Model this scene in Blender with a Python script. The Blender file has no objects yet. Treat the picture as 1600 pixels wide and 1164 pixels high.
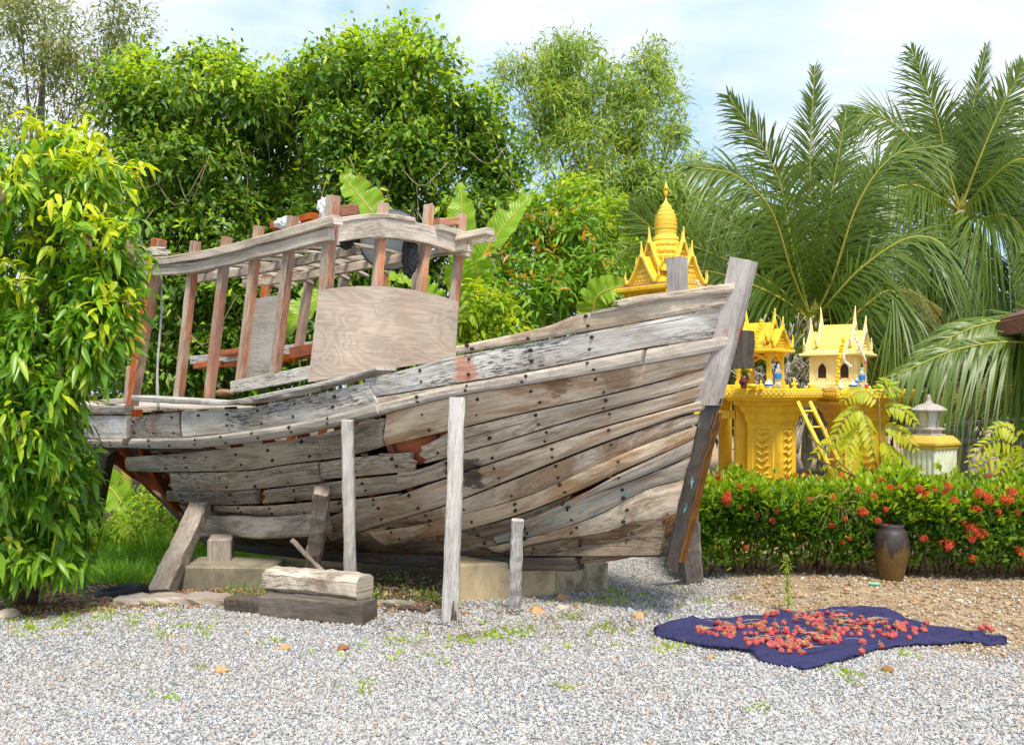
import bpy, bmesh, math, random
import numpy as np
from mathutils import Vector, Matrix
from math import sin, cos, pi, radians, sqrt, exp
C = bpy.context.scene.collection
F = 1555.0; CX = 800.0; HY = 610.0; EYE = 1.6
RNG = np.random.default_rng(7)
R = random.Random(11)
V = Vector

# ------------------------------------------------------------------ measuring helpers
def P(px, py, d):                       # a point at distance d in front of the viewing position
    return V(((px - CX) / F * d, d, EYE - (py - HY) / F * d))
def sm(a, b, x):
    t = min(1.0, max(0.0, (x - a) / (b - a))); return t * t * (3 - 2 * t)
def ground_z(x, y):
    z = -0.42 * sm(7.2, 11.5, y) * sm(0.4, -2.6, x)
    z += 0.018 * sin(x * 1.3 + 0.7) * cos(y * 1.1) + 0.010 * sin(x * 3.1 + y * 2.3)
    z += 0.05 * sm(0.5, 2.2, x) * sm(6.5, 8.2, y)
    return z
def G(px, py):                          # the ground point seen at a place of the picture
    d = 3.0
    while d < 60:
        p = P(px, py, d)
        if p.z <= ground_z(p.x, p.y): return p
        d += 0.01
    return p
def catmull(pts, n):
    pts = [V(p) for p in pts]
    if len(pts) == 2: return [pts[0].lerp(pts[1], i / (n - 1)) for i in range(n)]
    q = [pts[0] * 2 - pts[1]] + pts + [pts[-1] * 2 - pts[-2]]
    out = []; m = len(pts) - 1
    for i in range(n):
        t = i / (n - 1) * m; k = min(int(t), m - 1); t -= k
        a, b, c, d = q[k:k + 4]
        out.append(0.5 * ((2 * b) + (c - a) * t + (2 * a - 5 * b + 4 * c - d) * t * t + (3 * b - a - 3 * c + d) * t ** 3))
    return out

# ------------------------------------------------------------------ objects
def link(o, parent=None):
    C.objects.link(o)
    if parent is not None:
        o.parent = parent
    return o
def tag(o, label=None, cat=None, group=None, kind=None):
    if label: o['label'] = label
    if cat: o['category'] = cat
    if group: o['group'] = group
    if kind: o['kind'] = kind
    return o
def thing(name, loc, label, cat, group=None):
    o = bpy.data.objects.new(name, None); o.location = loc; o.empty_display_size = 0.1
    link(o); return tag(o, label, cat, group)
def wpos(o):
    p = V((0, 0, 0))
    while o is not None:
        p = p + o.location; o = o.parent
    return p

class MB:
    def __init__(s): s.v = []; s.f = []; s.m = []; s.uv = []; s.sm = []
    def add(s, verts, faces, uvs=None, mi=0, smooth=False):
        o = len(s.v); s.v += [tuple(p) for p in verts]
        for k, f in enumerate(faces):
            s.f.append([i + o for i in f]); s.m.append(mi); s.sm.append(smooth)
            if uvs is not None: s.uv.append(uvs[k])
            else: s.uv.append([(verts[i][0] + verts[i][1], verts[i][2]) for i in f])
    def build(s, name, mats, parent=None, loc=None):
        me = bpy.data.meshes.new(name)
        off = wpos(parent) if parent is not None else V(loc) if loc is not None else V((0, 0, 0))
        me.from_pydata([(p[0] - off.x, p[1] - off.y, p[2] - off.z) for p in s.v], [], s.f)
        ul = me.uv_layers.new(name='UVMap')
        ul.data.foreach_set('uv', [c for f in s.uv for q in f for c in q])
        me.polygons.foreach_set('material_index', s.m)
        me.polygons.foreach_set('use_smooth', s.sm)
        for m in (mats if isinstance(mats, (list, tuple)) else [mats]): me.materials.append(m)
        me.update()
        o = bpy.data.objects.new(name, me)
        if parent is None and loc is not None: o.location = loc
        return link(o, parent)

def ring_loft(mb, rings, mi=0, caps=True, smooth=False, uv0=None):
    """rings: lists of equal length; closed round the ring"""
    n = len(rings[0]); uo = R.uniform(0, 40) if uv0 is None else uv0; vo = R.uniform(0, 40)
    verts = [p for r in rings for p in r]
    per = [0.0]
    for j in range(n): per.append(per[-1] + (V(rings[0][(j + 1) % n]) - V(rings[0][j])).length)
    lenu = [0.0]
    for i in range(1, len(rings)):
        a = sum((V(p) for p in rings[i - 1]), V()) / n; b = sum((V(p) for p in rings[i]), V()) / n
        lenu.append(lenu[-1] + (b - a).length)
    faces = []; uvs = []
    for i in range(len(rings) - 1):
        for j in range(n):
            k = (j + 1) % n
            faces.append((i * n + j, i * n + k, (i + 1) * n + k, (i + 1) * n + j))
            uvs.append([(uo + lenu[i], vo + per[j]), (uo + lenu[i], vo + per[j + 1]), (uo + lenu[i + 1], vo + per[j + 1]), (uo + lenu[i + 1], vo + per[j])])
    if caps:
        for base, rev in ((0, True), ((len(rings) - 1) * n, False)):
            f = [base + j for j in range(n)]
            if rev: f = f[::-1]
            a = V(verts[f[0]]); e1 = (V(verts[f[1]]) - a)
            e1 = e1.normalized() if e1.length > 1e-9 else V((1, 0, 0))
            nn = V((0, 0, 0))
            for q in range(n): nn += (V(verts[f[q]]) - a).cross(V(verts[f[(q + 1) % n]]) - a)
            e2 = nn.normalized().cross(e1) if nn.length > 1e-12 else V((0, 0, 1))
            faces.append(f); uvs.append([(uo + (V(verts[i]) - a).dot(e2) * .3, vo + (V(verts[i]) - a).dot(e1)) for i in f])
    mb.add(verts, faces, uvs, mi, smooth)

def bar(mb, pts, w, h, up=(0, 0, 1), ch=0.006, n=None, jit=0.003, mi=0, ends=None, taper=None):
    """a beam of section w (sideways) x h (along up), following pts"""
    pts = [V(p) for p in pts]
    tot = sum((pts[i + 1] - pts[i]).length for i in range(len(pts) - 1))
    n = n or max(4, min(24, int(tot / 0.12) + 2))
    path = catmull(pts, n); up = V(up); rings = []
    for i, p in enumerate(path):
        t = (path[min(i + 1, n - 1)] - path[max(i - 1, 0)]).normalized()
        s = t.cross(up).normalized(); u2 = s.cross(t).normalized()
        k = 1.0 if taper is None else 1 + (taper - 1) * i / (n - 1)
        a, b = w * .5 * k, h * .5 * k; c = min(ch, a * .45, b * .45)
        sec = [(-a, -b + c), (-a, b - c), (-a + c, b), (a - c, b), (a, b - c), (a, -b + c), (a - c, -b), (-a + c, -b)]
        j = lambda: R.uniform(-jit, jit)
        rings.append([p + s * (x + j()) + u2 * (y + j()) for x, y in sec])
    ring_loft(mb, rings, mi)
def tube(mb, pts, r0, r1=None, seg=7, n=None, mi=0, jit=0.0, smooth=True, flat=1.0):
    pts = [V(p) for p in pts]; r1 = r0 if r1 is None else r1
    tot = sum((pts[i + 1] - pts[i]).length for i in range(len(pts) - 1))
    n = n or max(2 if len(pts) == 2 and not jit else 4, min(16, int(tot / 0.15) + 2))
    path = catmull(pts, n); rings = []; ref = V((0.31, 0.2, 0.93))
    if abs((pts[-1] - pts[0]).normalized().dot(ref)) > .9: ref = V((0.9, .3, .1))
    for i, p in enumerate(path):
        t = (path[min(i + 1, n - 1)] - path[max(i - 1, 0)]).normalized()
        s = t.cross(ref).normalized(); u = s.cross(t)
        r = r0 + (r1 - r0) * i / (n - 1)
        rings.append([p + (s * cos(2 * pi * k / seg) + u * sin(2 * pi * k / seg) * flat) * r * (1 + R.uniform(-jit, jit)) for k in range(seg)])
    ring_loft(mb, rings, mi, smooth=smooth)
def lathe(mb, base, prof, seg=16, mi=0, smooth=True, axis=None, rot=0.0, sq=0.0):
    """prof: (radius, height) pairs; sq>0 squares the plan"""
    base = V(base); rings = []
    for r, z in prof:
        ring = []
        for k in range(seg):
            a = 2 * pi * k / seg + rot
            rr = r
            if sq: rr = r / max(abs(cos(a - rot)), abs(sin(a - rot))) * sq + r * (1 - sq)
            ring.append(base + V((cos(a) * rr, sin(a) * rr, z)))
        rings.append(ring)
    ring_loft(mb, rings, mi, smooth=smooth)
def sqprism(mb, base, prof, rot=0.0, mi=0, n=4, off=None):
    """stacked n-gon outline (half-width across flats, height) with hard edges"""
    base = V(base); rings = []
    for r, z in prof:
        rr = r / cos(pi / n)
        rings.append([base + V((cos(rot + pi / n + 2 * pi * k / n) * rr, sin(rot + pi / n + 2 * pi * k / n) * rr, z)) for k in range(n)])
    ring_loft(mb, rings, mi)
def obox(mb, c, sx, sy, sz, rot=0.0, mi=0, ch=0.006):
    """box with its base centre at c"""
    c = V(c); a = V((cos(rot), sin(rot), 0)); b = V((-sin(rot), cos(rot), 0)); rings = []
    for z, k in ((0, ch), (ch, 0), (sz - ch, 0), (sz, ch)):
        x, y = sx / 2 - k, sy / 2 - k; q = min(ch, x * .4, y * .4)
        rings.append([c + a * u + b * v + V((0, 0, z)) for u, v in ((x, -y + q), (x, y - q), (x - q, y), (-x + q, y), (-x, y - q), (-x, -y + q), (-x + q, -y), (x - q, -y))])
    ring_loft(mb, rings, mi)

def npmesh(name, verts, faces, mats, parent=None, mi=None, smooth=False, loc=None):
    me = bpy.data.meshes.new(name)
    verts = np.asarray(verts, np.float32); faces = np.asarray(faces, np.int32)
    off = wpos(parent) if parent is not None else V(loc) if loc is not None else V((0, 0, 0))
    verts = verts - np.array(off, np.float32)
    k = faces.shape[1]; m = len(faces)
    me.vertices.add(len(verts)); me.vertices.foreach_set('co', verts.ravel())
    me.loops.add(m * k); me.loops.foreach_set('vertex_index', faces.ravel())
    me.polygons.add(m); me.polygons.foreach_set('loop_start', np.arange(0, m * k, k, dtype=np.int32))
    if mi is not None: me.polygons.foreach_set('material_index', np.asarray(mi, np.int32))
    if smooth: me.polygons.foreach_set('use_smooth', np.ones(m, bool))
    for q in (mats if isinstance(mats, (list, tuple)) else [mats]): me.materials.append(q)
    me.update(calc_edges=True); me.validate()
    o = bpy.data.objects.new(name, me)
    if parent is None and loc is not None: o.location = loc
    return link(o, parent)

# ------------------------------------------------------------------ materials
class NT:
    def __init__(s, name):
        s.mat = bpy.data.materials.new(name); s.mat.use_nodes = True; s.t = s.mat.node_tree; s.t.nodes.clear()
        s.out = s.n('ShaderNodeOutputMaterial')
    def n(s, typ, **kw):
        o = s.t.nodes.new(typ)
        for k, v in kw.items(): setattr(o, k, v)
        return o
    def set(s, sock, v):
        if isinstance(v, bpy.types.NodeSocket): s.t.links.new(v, sock)
        elif v is not None:
            if sock.type == 'RGBA' and len(v) == 3: v = (*v, 1)
            sock.default_value = v
    def coord(s, which='Object'): return s.n('ShaderNodeTexCoord').outputs[which]
    def mapping(s, vec, scale=(1, 1, 1), loc=(0, 0, 0)):
        o = s.n('ShaderNodeMapping'); s.set(o.inputs[0], vec); s.set(o.inputs['Scale'], scale); s.set(o.inputs['Location'], loc); return o.outputs[0]
    def noise(s, vec, scale=5, detail=4, rough=.55, dist=0.0):
        o = s.n('ShaderNodeTexNoise'); s.set(o.inputs['Vector'], vec)
        for k, v in (('Scale', scale), ('Detail', detail), ('Roughness', rough), ('Distortion', dist)): s.set(o.inputs[k], v)
        return o.outputs['Fac']
    def vor(s, vec, scale, feature='F1', out='Distance'):
        o = s.n('ShaderNodeTexVoronoi', feature=feature); s.set(o.inputs['Vector'], vec); s.set(o.inputs['Scale'], scale); return o.outputs[out]
    def ramp(s, fac, stops, interp='LINEAR'):
        o = s.n('ShaderNodeValToRGB'); s.set(o.inputs[0], fac); cr = o.color_ramp; cr.interpolation = interp
        while len(cr.elements) < len(stops): cr.elements.new(.5)
        for e, (p, c) in zip(cr.elements, stops):
            e.position = p; e.color = (c, c, c, 1) if isinstance(c, (int, float)) else (*c[:3], 1)
        return o.outputs[0]
    def mix(s, fac, a, b, mode='MIX'):
        o = s.n('ShaderNodeMix', data_type='RGBA', blend_type=mode)
        s.set(o.inputs[0], fac); s.set(o.inputs[6], a); s.set(o.inputs[7], b); return o.outputs[2]
    def math(s, op, a, b=0.0, c=None):
        o = s.n('ShaderNodeMath', operation=op); s.set(o.inputs[0], a); s.set(o.inputs[1], b)
        if c is not None: s.set(o.inputs[2], c)
        return o.outputs[0]
    def vadd(s, a, b):
        o = s.n('ShaderNodeVectorMath', operation='ADD'); s.set(o.inputs[0], a); s.set(o.inputs[1], b); return o.outputs[0]
    def bump(s, h, strength=.4, dist=.01):
        o = s.n('ShaderNodeBump'); s.set(o.inputs['Height'], h); s.set(o.inputs['Strength'], strength); s.set(o.inputs['Distance'], dist); return o.outputs[0]
    def bsdf(s, col, rough=.8, spec=.3, normal=None, metal=0.0, alpha=None, trans=None):
        o = s.n('ShaderNodeBsdfPrincipled'); s.set(o.inputs['Base Color'], col); s.set(o.inputs['Roughness'], rough)
        s.set(o.inputs['Specular IOR Level'], spec); s.set(o.inputs['Metallic'], metal)
        if normal is not None: s.set(o.inputs['Normal'], normal)
        if trans is not None: s.set(o.inputs['Transmission Weight'], trans)
        return o.outputs[0]
    def done(s, sh): s.t.links.new(sh, s.out.inputs[0]); return s.mat

def wood(name, dark, light, stain=(0.16, 0.09, 0.045), stain_amt=.5, fleck=.5, fleck_col=(0.03, 0.028, 0.026), paint=None, paint_thr=.62, vary=.28, spots=(), rough=.86):
    m = NT(name)
    rnd = m.n('ShaderNodeObjectInfo').outputs['Random']
    vec = m.vadd(m.coord('UV'), m.math('MULTIPLY', rnd, 53.0))
    obj = m.coord('Object')
    warp = m.noise(m.mapping(vec, (1.1, 5, 1)), 1.0, 3, .5)
    gv = m.mapping(vec, (2.2, 62, 1)); gv = m.vadd(gv, m.math('MULTIPLY', warp, 6.0))
    grain = m.noise(gv, 1.0, 7, .62, .4)
    col = m.ramp(grain, [(.22, dark), (.46, tuple(a * .4 + b * .6 for a, b in zip(dark, light))), (.76, light)])
    # broad tone differences along the board
    tone = m.noise(m.mapping(vec, (1.3, 3.5, 1)), 1.0, 4, .55)
    col = m.mix(1.0, col, m.ramp(tone, [(.3, .74), (.7, 1.16)]), 'MULTIPLY')
    # brown water stains
    st = m.noise(m.mapping(vec, (1.5, 4.2, 1), (3.1, 7.7, 0)), 1.0, 8, .68, .8)
    col = m.mix(m.math('MULTIPLY', m.ramp(st, [(.475, 0.0), (.60, 1.0)]), stain_amt), col, stain)
    gm = m.noise(m.mapping(vec, (1.3, 3.0, 1), (7.3, 1.7, 0)), 1.0, 9, .72, .7)
    col = m.mix(m.math('MULTIPLY', m.ramp(gm, [(.53, 0.0), (.66, 1.0)]), min(.62, fleck)), col, (0.085, 0.07, 0.055))
    # black mould flecks drawn out along the grain, inside broad patches
    patch = m.noise(m.mapping(vec, (1.0, 3.0, 1), (9, 2, 0)), 1.0, 3, .5)
    fl = m.noise(m.mapping(vec, (12, 95, 1)), 1.0, 6, .66)
    f = m.math('MULTIPLY', m.ramp(fl, [(.50, 0.0), (.58, 1.0)]), m.ramp(patch, [(.42, 0.0), (.60, 1.0)]))
    col = m.mix(m.math('MULTIPLY', f, fleck), col, fleck_col)
    # long drying cracks
    ck = m.noise(m.mapping(vec, (.8, 62, 1), (5, 1, 0)), 1.0, 2, .5)
    crack = m.ramp(ck, [(.29, 1.0), (.335, 0.0)])
    col = m.mix(m.math('MULTIPLY', crack, .8), col, (0.03, 0.025, 0.02))
    if paint is not None:
        pn = m.noise(m.mapping(vec, (5, 16, 1), (1, 4, 0)), 1.0, 8, .68)
        pb = m.noise(m.mapping(obj, (1.1, 1.1, 1.6)), 1.0, 2, .5)
        pm = m.math('GREATER_THAN', m.math('ADD', pn, m.math('MULTIPLY', m.math('SUBTRACT', pb, .5), .5)), paint_thr)
        col = m.mix(pm, col, paint)
    for (c, rad, scol, amt) in spots:           # burn marks and paint patches with a place of their own
        dv = m.n('ShaderNodeVectorMath', operation='DISTANCE'); m.set(dv.inputs[0], obj); m.set(dv.inputs[1], tuple(c))
        e = m.noise(m.mapping(obj, (7, 7, 20)), 1.0, 6, .7)
        fac = m.math('SUBTRACT', dv.outputs['Value'], m.math('MULTIPLY', m.math('SUBTRACT', e, .5), rad * 3.0))
        mr = m.n('ShaderNodeMapRange'); m.set(mr.inputs[0], fac); m.set(mr.inputs[1], rad); m.set(mr.inputs[2], rad * .72); mr.clamp = True
        col = m.mix(m.math('MULTIPLY', mr.outputs[0], amt), col, scol)
    val = m.math('ADD', m.math('MULTIPLY', rnd, vary), 1 - vary * .5)
    hs = m.n('ShaderNodeHueSaturation'); m.set(hs.inputs['Value'], val); m.set(hs.inputs['Color'], col)
    m.set(hs.inputs['Saturation'], m.math('ADD', m.math('MULTIPLY', rnd, .35), .82))
    h = m.math('SUBTRACT', m.math('MULTIPLY', grain, .6), m.math('MULTIPLY', crack, .8))
    h = m.math('SUBTRACT', h, m.math('MULTIPLY', f, .25))
    return m.done(m.bsdf(hs.outputs[0], rough, .2, m.bump(h, .55, .008)))

def leafmat(name, a, b, trans=.35, rough=.42, c=None, spec=.4, clump=.8):
    m = NT(name)
    rnd = m.n('ShaderNodeNewGeometry').outputs['Random Per Island']
    stops = [(0.0, a), (1.0, b)] if c is None else [(0.0, a), (.75, b), (.9, b), (1.0, c)]
    col = m.ramp(rnd, stops)
    big = m.noise(m.coord('Object'), clump, 3, .6)
    hs = m.n('ShaderNodeHueSaturation'); m.set(hs.inputs['Color'], col)
    m.set(hs.inputs['Value'], m.ramp(big, [(.3, .72), (.7, 1.0)]))
    m.set(hs.inputs['Hue'], m.math('ADD', m.math('MULTIPLY', big, -.05), .525))
    col = hs.outputs[0]
    p = m.bsdf(col, rough, spec)
    tr = m.n('ShaderNodeBsdfTranslucent'); m.set(tr.inputs[0], m.mix(1.0, col, (1.6, 1.5, .55), 'MULTIPLY'))
    mx = m.n('ShaderNodeMixShader'); m.set(mx.inputs[0], trans); m.t.links.new(p, mx.inputs[1]); m.t.links.new(tr.outputs[0], mx.inputs[2])
    return m.done(mx.outputs[0])
def plain(name, col, rough=.6, spec=.3, nscale=8, var=.18, bump=.15, metal=0.0, dirt=None, dirt_amt=.5, det=5):
    m = NT(name); o = m.coord('Object')
    nz = m.noise(o, nscale, det, .6)
    c = m.mix(1.0, col, m.ramp(nz, [(.25, 1 - var), (.75, 1 + var)]), 'MULTIPLY')
    if dirt is not None:
        d = m.noise(m.mapping(o, (1, 1, .45)), nscale * .55, 7, .68, .5)
        c = m.mix(m.math('MULTIPLY', m.ramp(d, [(.48, 0.0), (.66, 1.0)]), dirt_amt), c, dirt)
    return m.done(m.bsdf(c, rough, spec, m.bump(nz, bump, .01), metal))
# =================================================================== the wooden boat
TH = radians(38); O2 = (1.13, 6.9)
EF = V((cos(TH), -sin(TH), 0)); ES = V((-sin(TH), -cos(TH), 0)); OB = V((O2[0], O2[1], 0))
def BP(u, b, z): p = OB - EF * u + ES * b; p.z = z; return p
def ub(p): q = V((p.x, p.y, 0)) - OB; return -q.dot(EF), q.dot(ES)
def ustem(z): return -0.27 * (z - 0.446)
def zkeel(u): return 0.375 - 0.12 * u + 0.010 * u * u
def zrab(u):                                        # lower edge of the planking
    base = zkeel(u) + 0.07
    return base + 0.72 * sm(4.85, 7.0, u) ** 1.1
def zrub(u): return 1.80 - 0.235 * u + 0.0195 * u * u     # height of the rubbing strake
def hb(u, z):                                       # half breadth of the planking
    q = u - ustem(z)
    if q <= 0: return 0.0
    B = 1.02 * (1 - exp(-q / 1.15)) * (1 - 0.30 * sm(3.4, 6.9, u))
    p = 0.66 + 0.36 * exp(-q / 1.4) - 0.14 * sm(2.5, 5.0, u)
    v = (z - zrab(u)) / max(.15, zrub(u) - zrab(u))
    if v <= 0: return 0.0
    if v < 1: return B * v ** p
    return B * (1 + 0.10 * (v - 1))
def hit(px, py):                                    # where the sight line meets the starboard planking -> (u, z)
    d = 4.5; prev = None
    while d < 14:
        p = P(px, py, d); u, b = ub(p); f = b - hb(u, p.z)
        if f <= 0: break
        prev = d; d += 0.03
    lo, hi = (prev or d), d
    for _ in range(12):
        mdl = (lo + hi) / 2; p = P(px, py, mdl); u, b = ub(p)
        if b - hb(u, p.z) > 0: lo = mdl
        else: hi = mdl
    p = P(px, py, hi); u, b = ub(p); return (u, p.z)
def polyres(pts, n):                                # even resampling of a polyline along x
    xs = [p[0] for p in pts]; out = []
    if abs(xs[-1] - xs[0]) < 1e-6: xs = [i for i in range(len(pts))]
    q = catmull([(p[0], p[1], 0) for p in pts], 80)
    L = [0.0]
    for i in range(1, 80): L.append(L[-1] + (q[i] - q[i - 1]).length)
    for i in range(n):
        s = L[-1] * i / (n - 1); k = 0
        while k < 78 and L[k + 1] < s: k += 1
        t = (s - L[k]) / max(1e-9, L[k + 1] - L[k]); out.append(q[k].lerp(q[k + 1], t))
    return [(p.x, p.y) for p in out]

M = {}
BROOT = BP(2.6, 0, 0); BROOT.z = 0.15
def rel(px, py):
    u, z = hit(px, py); return BP(u, hb(u, z), z) - BROOT
G0, G1 = (0.34, 0.275, 0.21), (0.75, 0.645, 0.525)
BURN = (0.012, 0.012, 0.014)
M['grey'] = wood('weathered grey wood', G0, G1, fleck=.55)
M['white'] = wood('bleached flaking wood', (0.36, 0.335, 0.31), (0.72, 0.70, 0.66), fleck=.9, stain_amt=.3, spots=[(rel(728, 580), .10, (.55, .22, .13), .75)])
M['black'] = wood('mouldy blackened wood', (0.12, 0.10, 0.088), (0.50, 0.46, 0.41), fleck=1.0, stain_amt=.6)
M['tan'] = wood('tan bow wood', (0.43, 0.325, 0.225), (0.80, 0.66, 0.50), stain=(0.33, 0.165, 0.065), stain_amt=.72, fleck=.35,
                spots=[(rel(735, 738), .14, BURN, .8), (rel(702, 735), .07, BURN, .6), (rel(868, 600), .10, (.16, .07, .022), .7), (rel(965, 590), .12, (.17, .075, .025), .55)])
M['green'] = wood('bow wood with green paint flakes', (0.24, 0.19, 0.145), (0.60, 0.50, 0.39), fleck=.5, stain=(0.17, 0.075, 0.035), stain_amt=.5, paint=(0.22, 0.38, 0.36), paint_thr=.605)
M['low'] = wood('damp bottom wood', (0.075, 0.055, 0.038), (0.38, 0.29, 0.20), stain=(0.10, 0.045, 0.015), stain_amt=.8, fleck=.9, paint=(0.28, 0.26, 0.17), paint_thr=.68)
M['paleg'] = wood('grey green painted wood', (0.28, 0.24, 0.19), (0.66, 0.575, 0.465), fleck=.75, stain_amt=.45, paint=(0.36, 0.43, 0.36), paint_thr=.66)
M['dark'] = wood('dark oily timber', (0.02, 0.017, 0.015), (0.13, 0.11, 0.092), fleck=.6, stain_amt=.4)
M['orange'] = wood('red oxide painted frame', (0.27, 0.07, 0.032), (0.54, 0.18, 0.085), fleck=.5, stain=(0.10, 0.05, 0.03), stain_amt=.35)
M['post'] = wood('bare grey brown cabin post', (0.30, 0.23, 0.18), (0.58, 0.49, 0.41), fleck=.35, stain=(0.42, 0.20, 0.12), stain_amt=.6)
M['postred'] = wood('red oxide cabin post', (0.36, 0.15, 0.09), (0.60, 0.30, 0.195), fleck=.3, stain=(0.46, 0.36, 0.29), stain_amt=.9)
M['beam'] = wood('pale grey roof beam', (0.38, 0.32, 0.265), (0.70, 0.62, 0.53), fleck=.35, stain_amt=.3)
M['prop'] = wood('silver grey prop post', (0.33, 0.31, 0.29), (0.66, 0.63, 0.60), fleck=.3, stain_amt=.18)
M['proptan'] = wood('tan grey prop timber', (0.24, 0.19, 0.15), (0.52, 0.44, 0.37), fleck=.45, stain_amt=.4)
M['stem'] = wood('silver grey stem head', (0.27, 0.245, 0.23), (0.55, 0.51, 0.48), fleck=.3, stain_amt=.2, spots=[(P(1142, 520, 6.68) - BROOT, .10, (.5, .15, .07), .6)])
M['stemlow'] = wood('black painted stem', (0.012, 0.012, 0.014), (0.085, 0.08, 0.08), fleck=.4, stain=(0.20, 0.12, 0.06), stain_amt=.28, paint=(0.12, 0.42, 0.42), paint_thr=.655, rough=.6)
M['rust'] = wood('rusty orange timber', (0.04, 0.022, 0.012), (0.30, 0.13, 0.04), fleck=1.0, stain_amt=.5)
M['ribs'] = wood('shade-toned red oxide ribs', (0.10, 0.028, 0.015), (0.36, 0.095, 0.042), fleck=.6, stain=(0.07, 0.04, 0.025), stain_amt=.6)  # red oxide darkened so the hull interior looks shaded
def plywood():
    m = NT('weathered plywood'); vec = m.coord('UV')
    w = m.noise(m.mapping(vec, (1.5, 3.0, 1)), 1.0, 3, .5)
    rings = m.n('ShaderNodeTexNoise'); m.set(rings.inputs['Vector'], m.mapping(vec, (1.2, 3.6, 1))); m.set(rings.inputs['Scale'], 1.0); m.set(rings.inputs['Detail'], 2.0); m.set(rings.inputs['Distortion'], .6)
    s = m.math('SINE', m.math('MULTIPLY', rings.outputs['Fac'], 95.0))
    col = m.ramp(m.math('MULTIPLY_ADD', s, .5, .5), [(.0, (0.475, 0.385, 0.31)), (.8, (0.555, 0.465, 0.385))])
    fine = m.noise(m.mapping(vec, (3, 90, 1)), 1.0, 4, .6)
    col = m.mix(1.0, col, m.ramp(fine, [(.3, .78), (.7, 1.12)]), 'MULTIPLY')
    col = m.mix(1.0, col, m.ramp(w, [(.3, .72), (.7, 1.15)]), 'MULTIPLY')
    pk = m.noise(m.mapping(vec, (2.5, 2.5, 1), (4, 4, 0)), 1.0, 4, .6)
    col = m.mix(m.math('MULTIPLY', m.ramp(pk, [(.52, 0.0), (.68, 1.0)]), .45), col, (0.50, 0.30, 0.24))
    return m.done(m.bsdf(col, .85, .2, m.bump(fine, .3, .004)))
M['ply'] = plywood()
M['plygrey'] = wood('grey plywood', (0.40, 0.37, 0.33), (0.54, 0.50, 0.45), fleck=.3, stain_amt=.3)
M['bolt'] = plain('rusted bolt', (0.035, 0.028, 0.024), .8)

boat = thing('wooden_boat', BROOT, 'derelict grey wooden fishing boat with open cabin frame, propped up on posts over gravel', 'boat')
FRAMES = [0.35 + 0.42 * i for i in range(16)]

def plank(name, top, bot, mat, off=0.0, thk=0.04, n=30, side=1, bolts=True, wob=.009, gap=.007, ragged=(0, 0), parent=boat, label=None):
    """one strake between two seams given as picture polylines or (u, z) lists"""
    def tr(s): return [hit(x, y) for x, y in polyres(s[1], n)] if s[0] == 'px' else [s[1](i / (n - 1)) for i in range(n)]
    A, B = tr(top), tr(bot); rows = 4; rings = []
    ph = R.uniform(0, 9); dphase = R.uniform(-.004, .004)
    for i in range(n):
        (ua, za), (u2, z2) = A[i], B[i]; ring = []; t = i / (n - 1)
        rg = ragged[0] * exp(-i * 2.0) + ragged[1] * exp(-(n - 1 - i) * 2.0)
        w = wob * sin(t * 11 + ph) + dphase
        pts = []
        for j in range(rows + 1):
            s = j / rows
            jag = R.uniform(-1, 1) * rg
            u = ua + (u2 - ua) * s + jag; z = za + (z2 - za) * s
            b = hb(u, z)
            pts.append((u, z, b))
        hgt = max(.02, abs(z2 - za)); e = min(.2, gap / hgt)
        outer = []
        for j, (u, z, b) in enumerate(pts):
            edge = .008 if j in (0, rows) else 0.0
            zz = z + (-gap if j == 0 else gap if j == rows else 0) * .5
            outer.append((u, zz, b + off + w - edge + R.uniform(-.0015, .0015)))
        (u0, z0, b0), (u1, z1, b1) = outer[0], outer[-1]
        inner = [(u1, z1, b1 - thk), (u0, z0, b0 - thk)]
        ring = [BP(u, side * b, z) for u, z, b in outer + inner]
        rings.append(ring)
    mb = MB(); uo = R.uniform(0, 40); ring_loft(mb, rings, 0)
    if bolts and side == 1:
        for fu in FRAMES:
            for i in range(n - 1):
                ua, ub_ = A[i][0], A[i + 1][0]
                if (ua - fu) * (ub_ - fu) <= 0 and ua != ub_ and 0 < i < n - 2:
                    t = (fu - ua) / (ub_ - ua); za = A[i][1] + (A[i + 1][1] - A[i][1]) * t
                    zb_ = B[i][1] + (B[i + 1][1] - B[i][1]) * t
                    for s in (.26, .74):
                        if R.random() < .12: continue
                        z = za + (zb_ - za) * (s + R.uniform(-.07, .07)); u = fu + R.uniform(-.03, .03)
                        b = hb(u, z) + off + wob
                        c = BP(u, b, z); nrm = (BP(u, hb(u, z + .05), z + .05) - BP(u, hb(u, z - .05), z - .05)).cross(EF).normalized()
                        if nrm.dot(ES) < 0: nrm = -nrm
                        x = EF; y = nrm.cross(x).normalized(); r = R.uniform(.009, .015)
                        rr = [[c - nrm * .02 + (x * cos(a) + y * sin(a)) * r for a in [k * pi / 4 for k in range(8)]],
                              [c + nrm * .005 + (x * cos(a) + y * sin(a)) * r * .8 for a in [k * pi / 4 for k in range(8)]]]
                        ring_loft(mb, rr, 1)
                    break
    o = mb.build(name, [mat, M['bolt']], parent)
    if label: o['label'] = label
    return o
def px(*p): return ('px', list(p))
def uz(f): return ('uz', f)
def cut(s, x0, x1):                                 # a stretch of a seam between two picture columns
    q = polyres(s, 160); m = [p for p in q if x0 <= p[0] <= x1]
    return ('px', m[::max(1, len(m) // 14)] + ([m[-1]] if (len(m) - 1) % max(1, len(m) // 14) else []))

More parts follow.
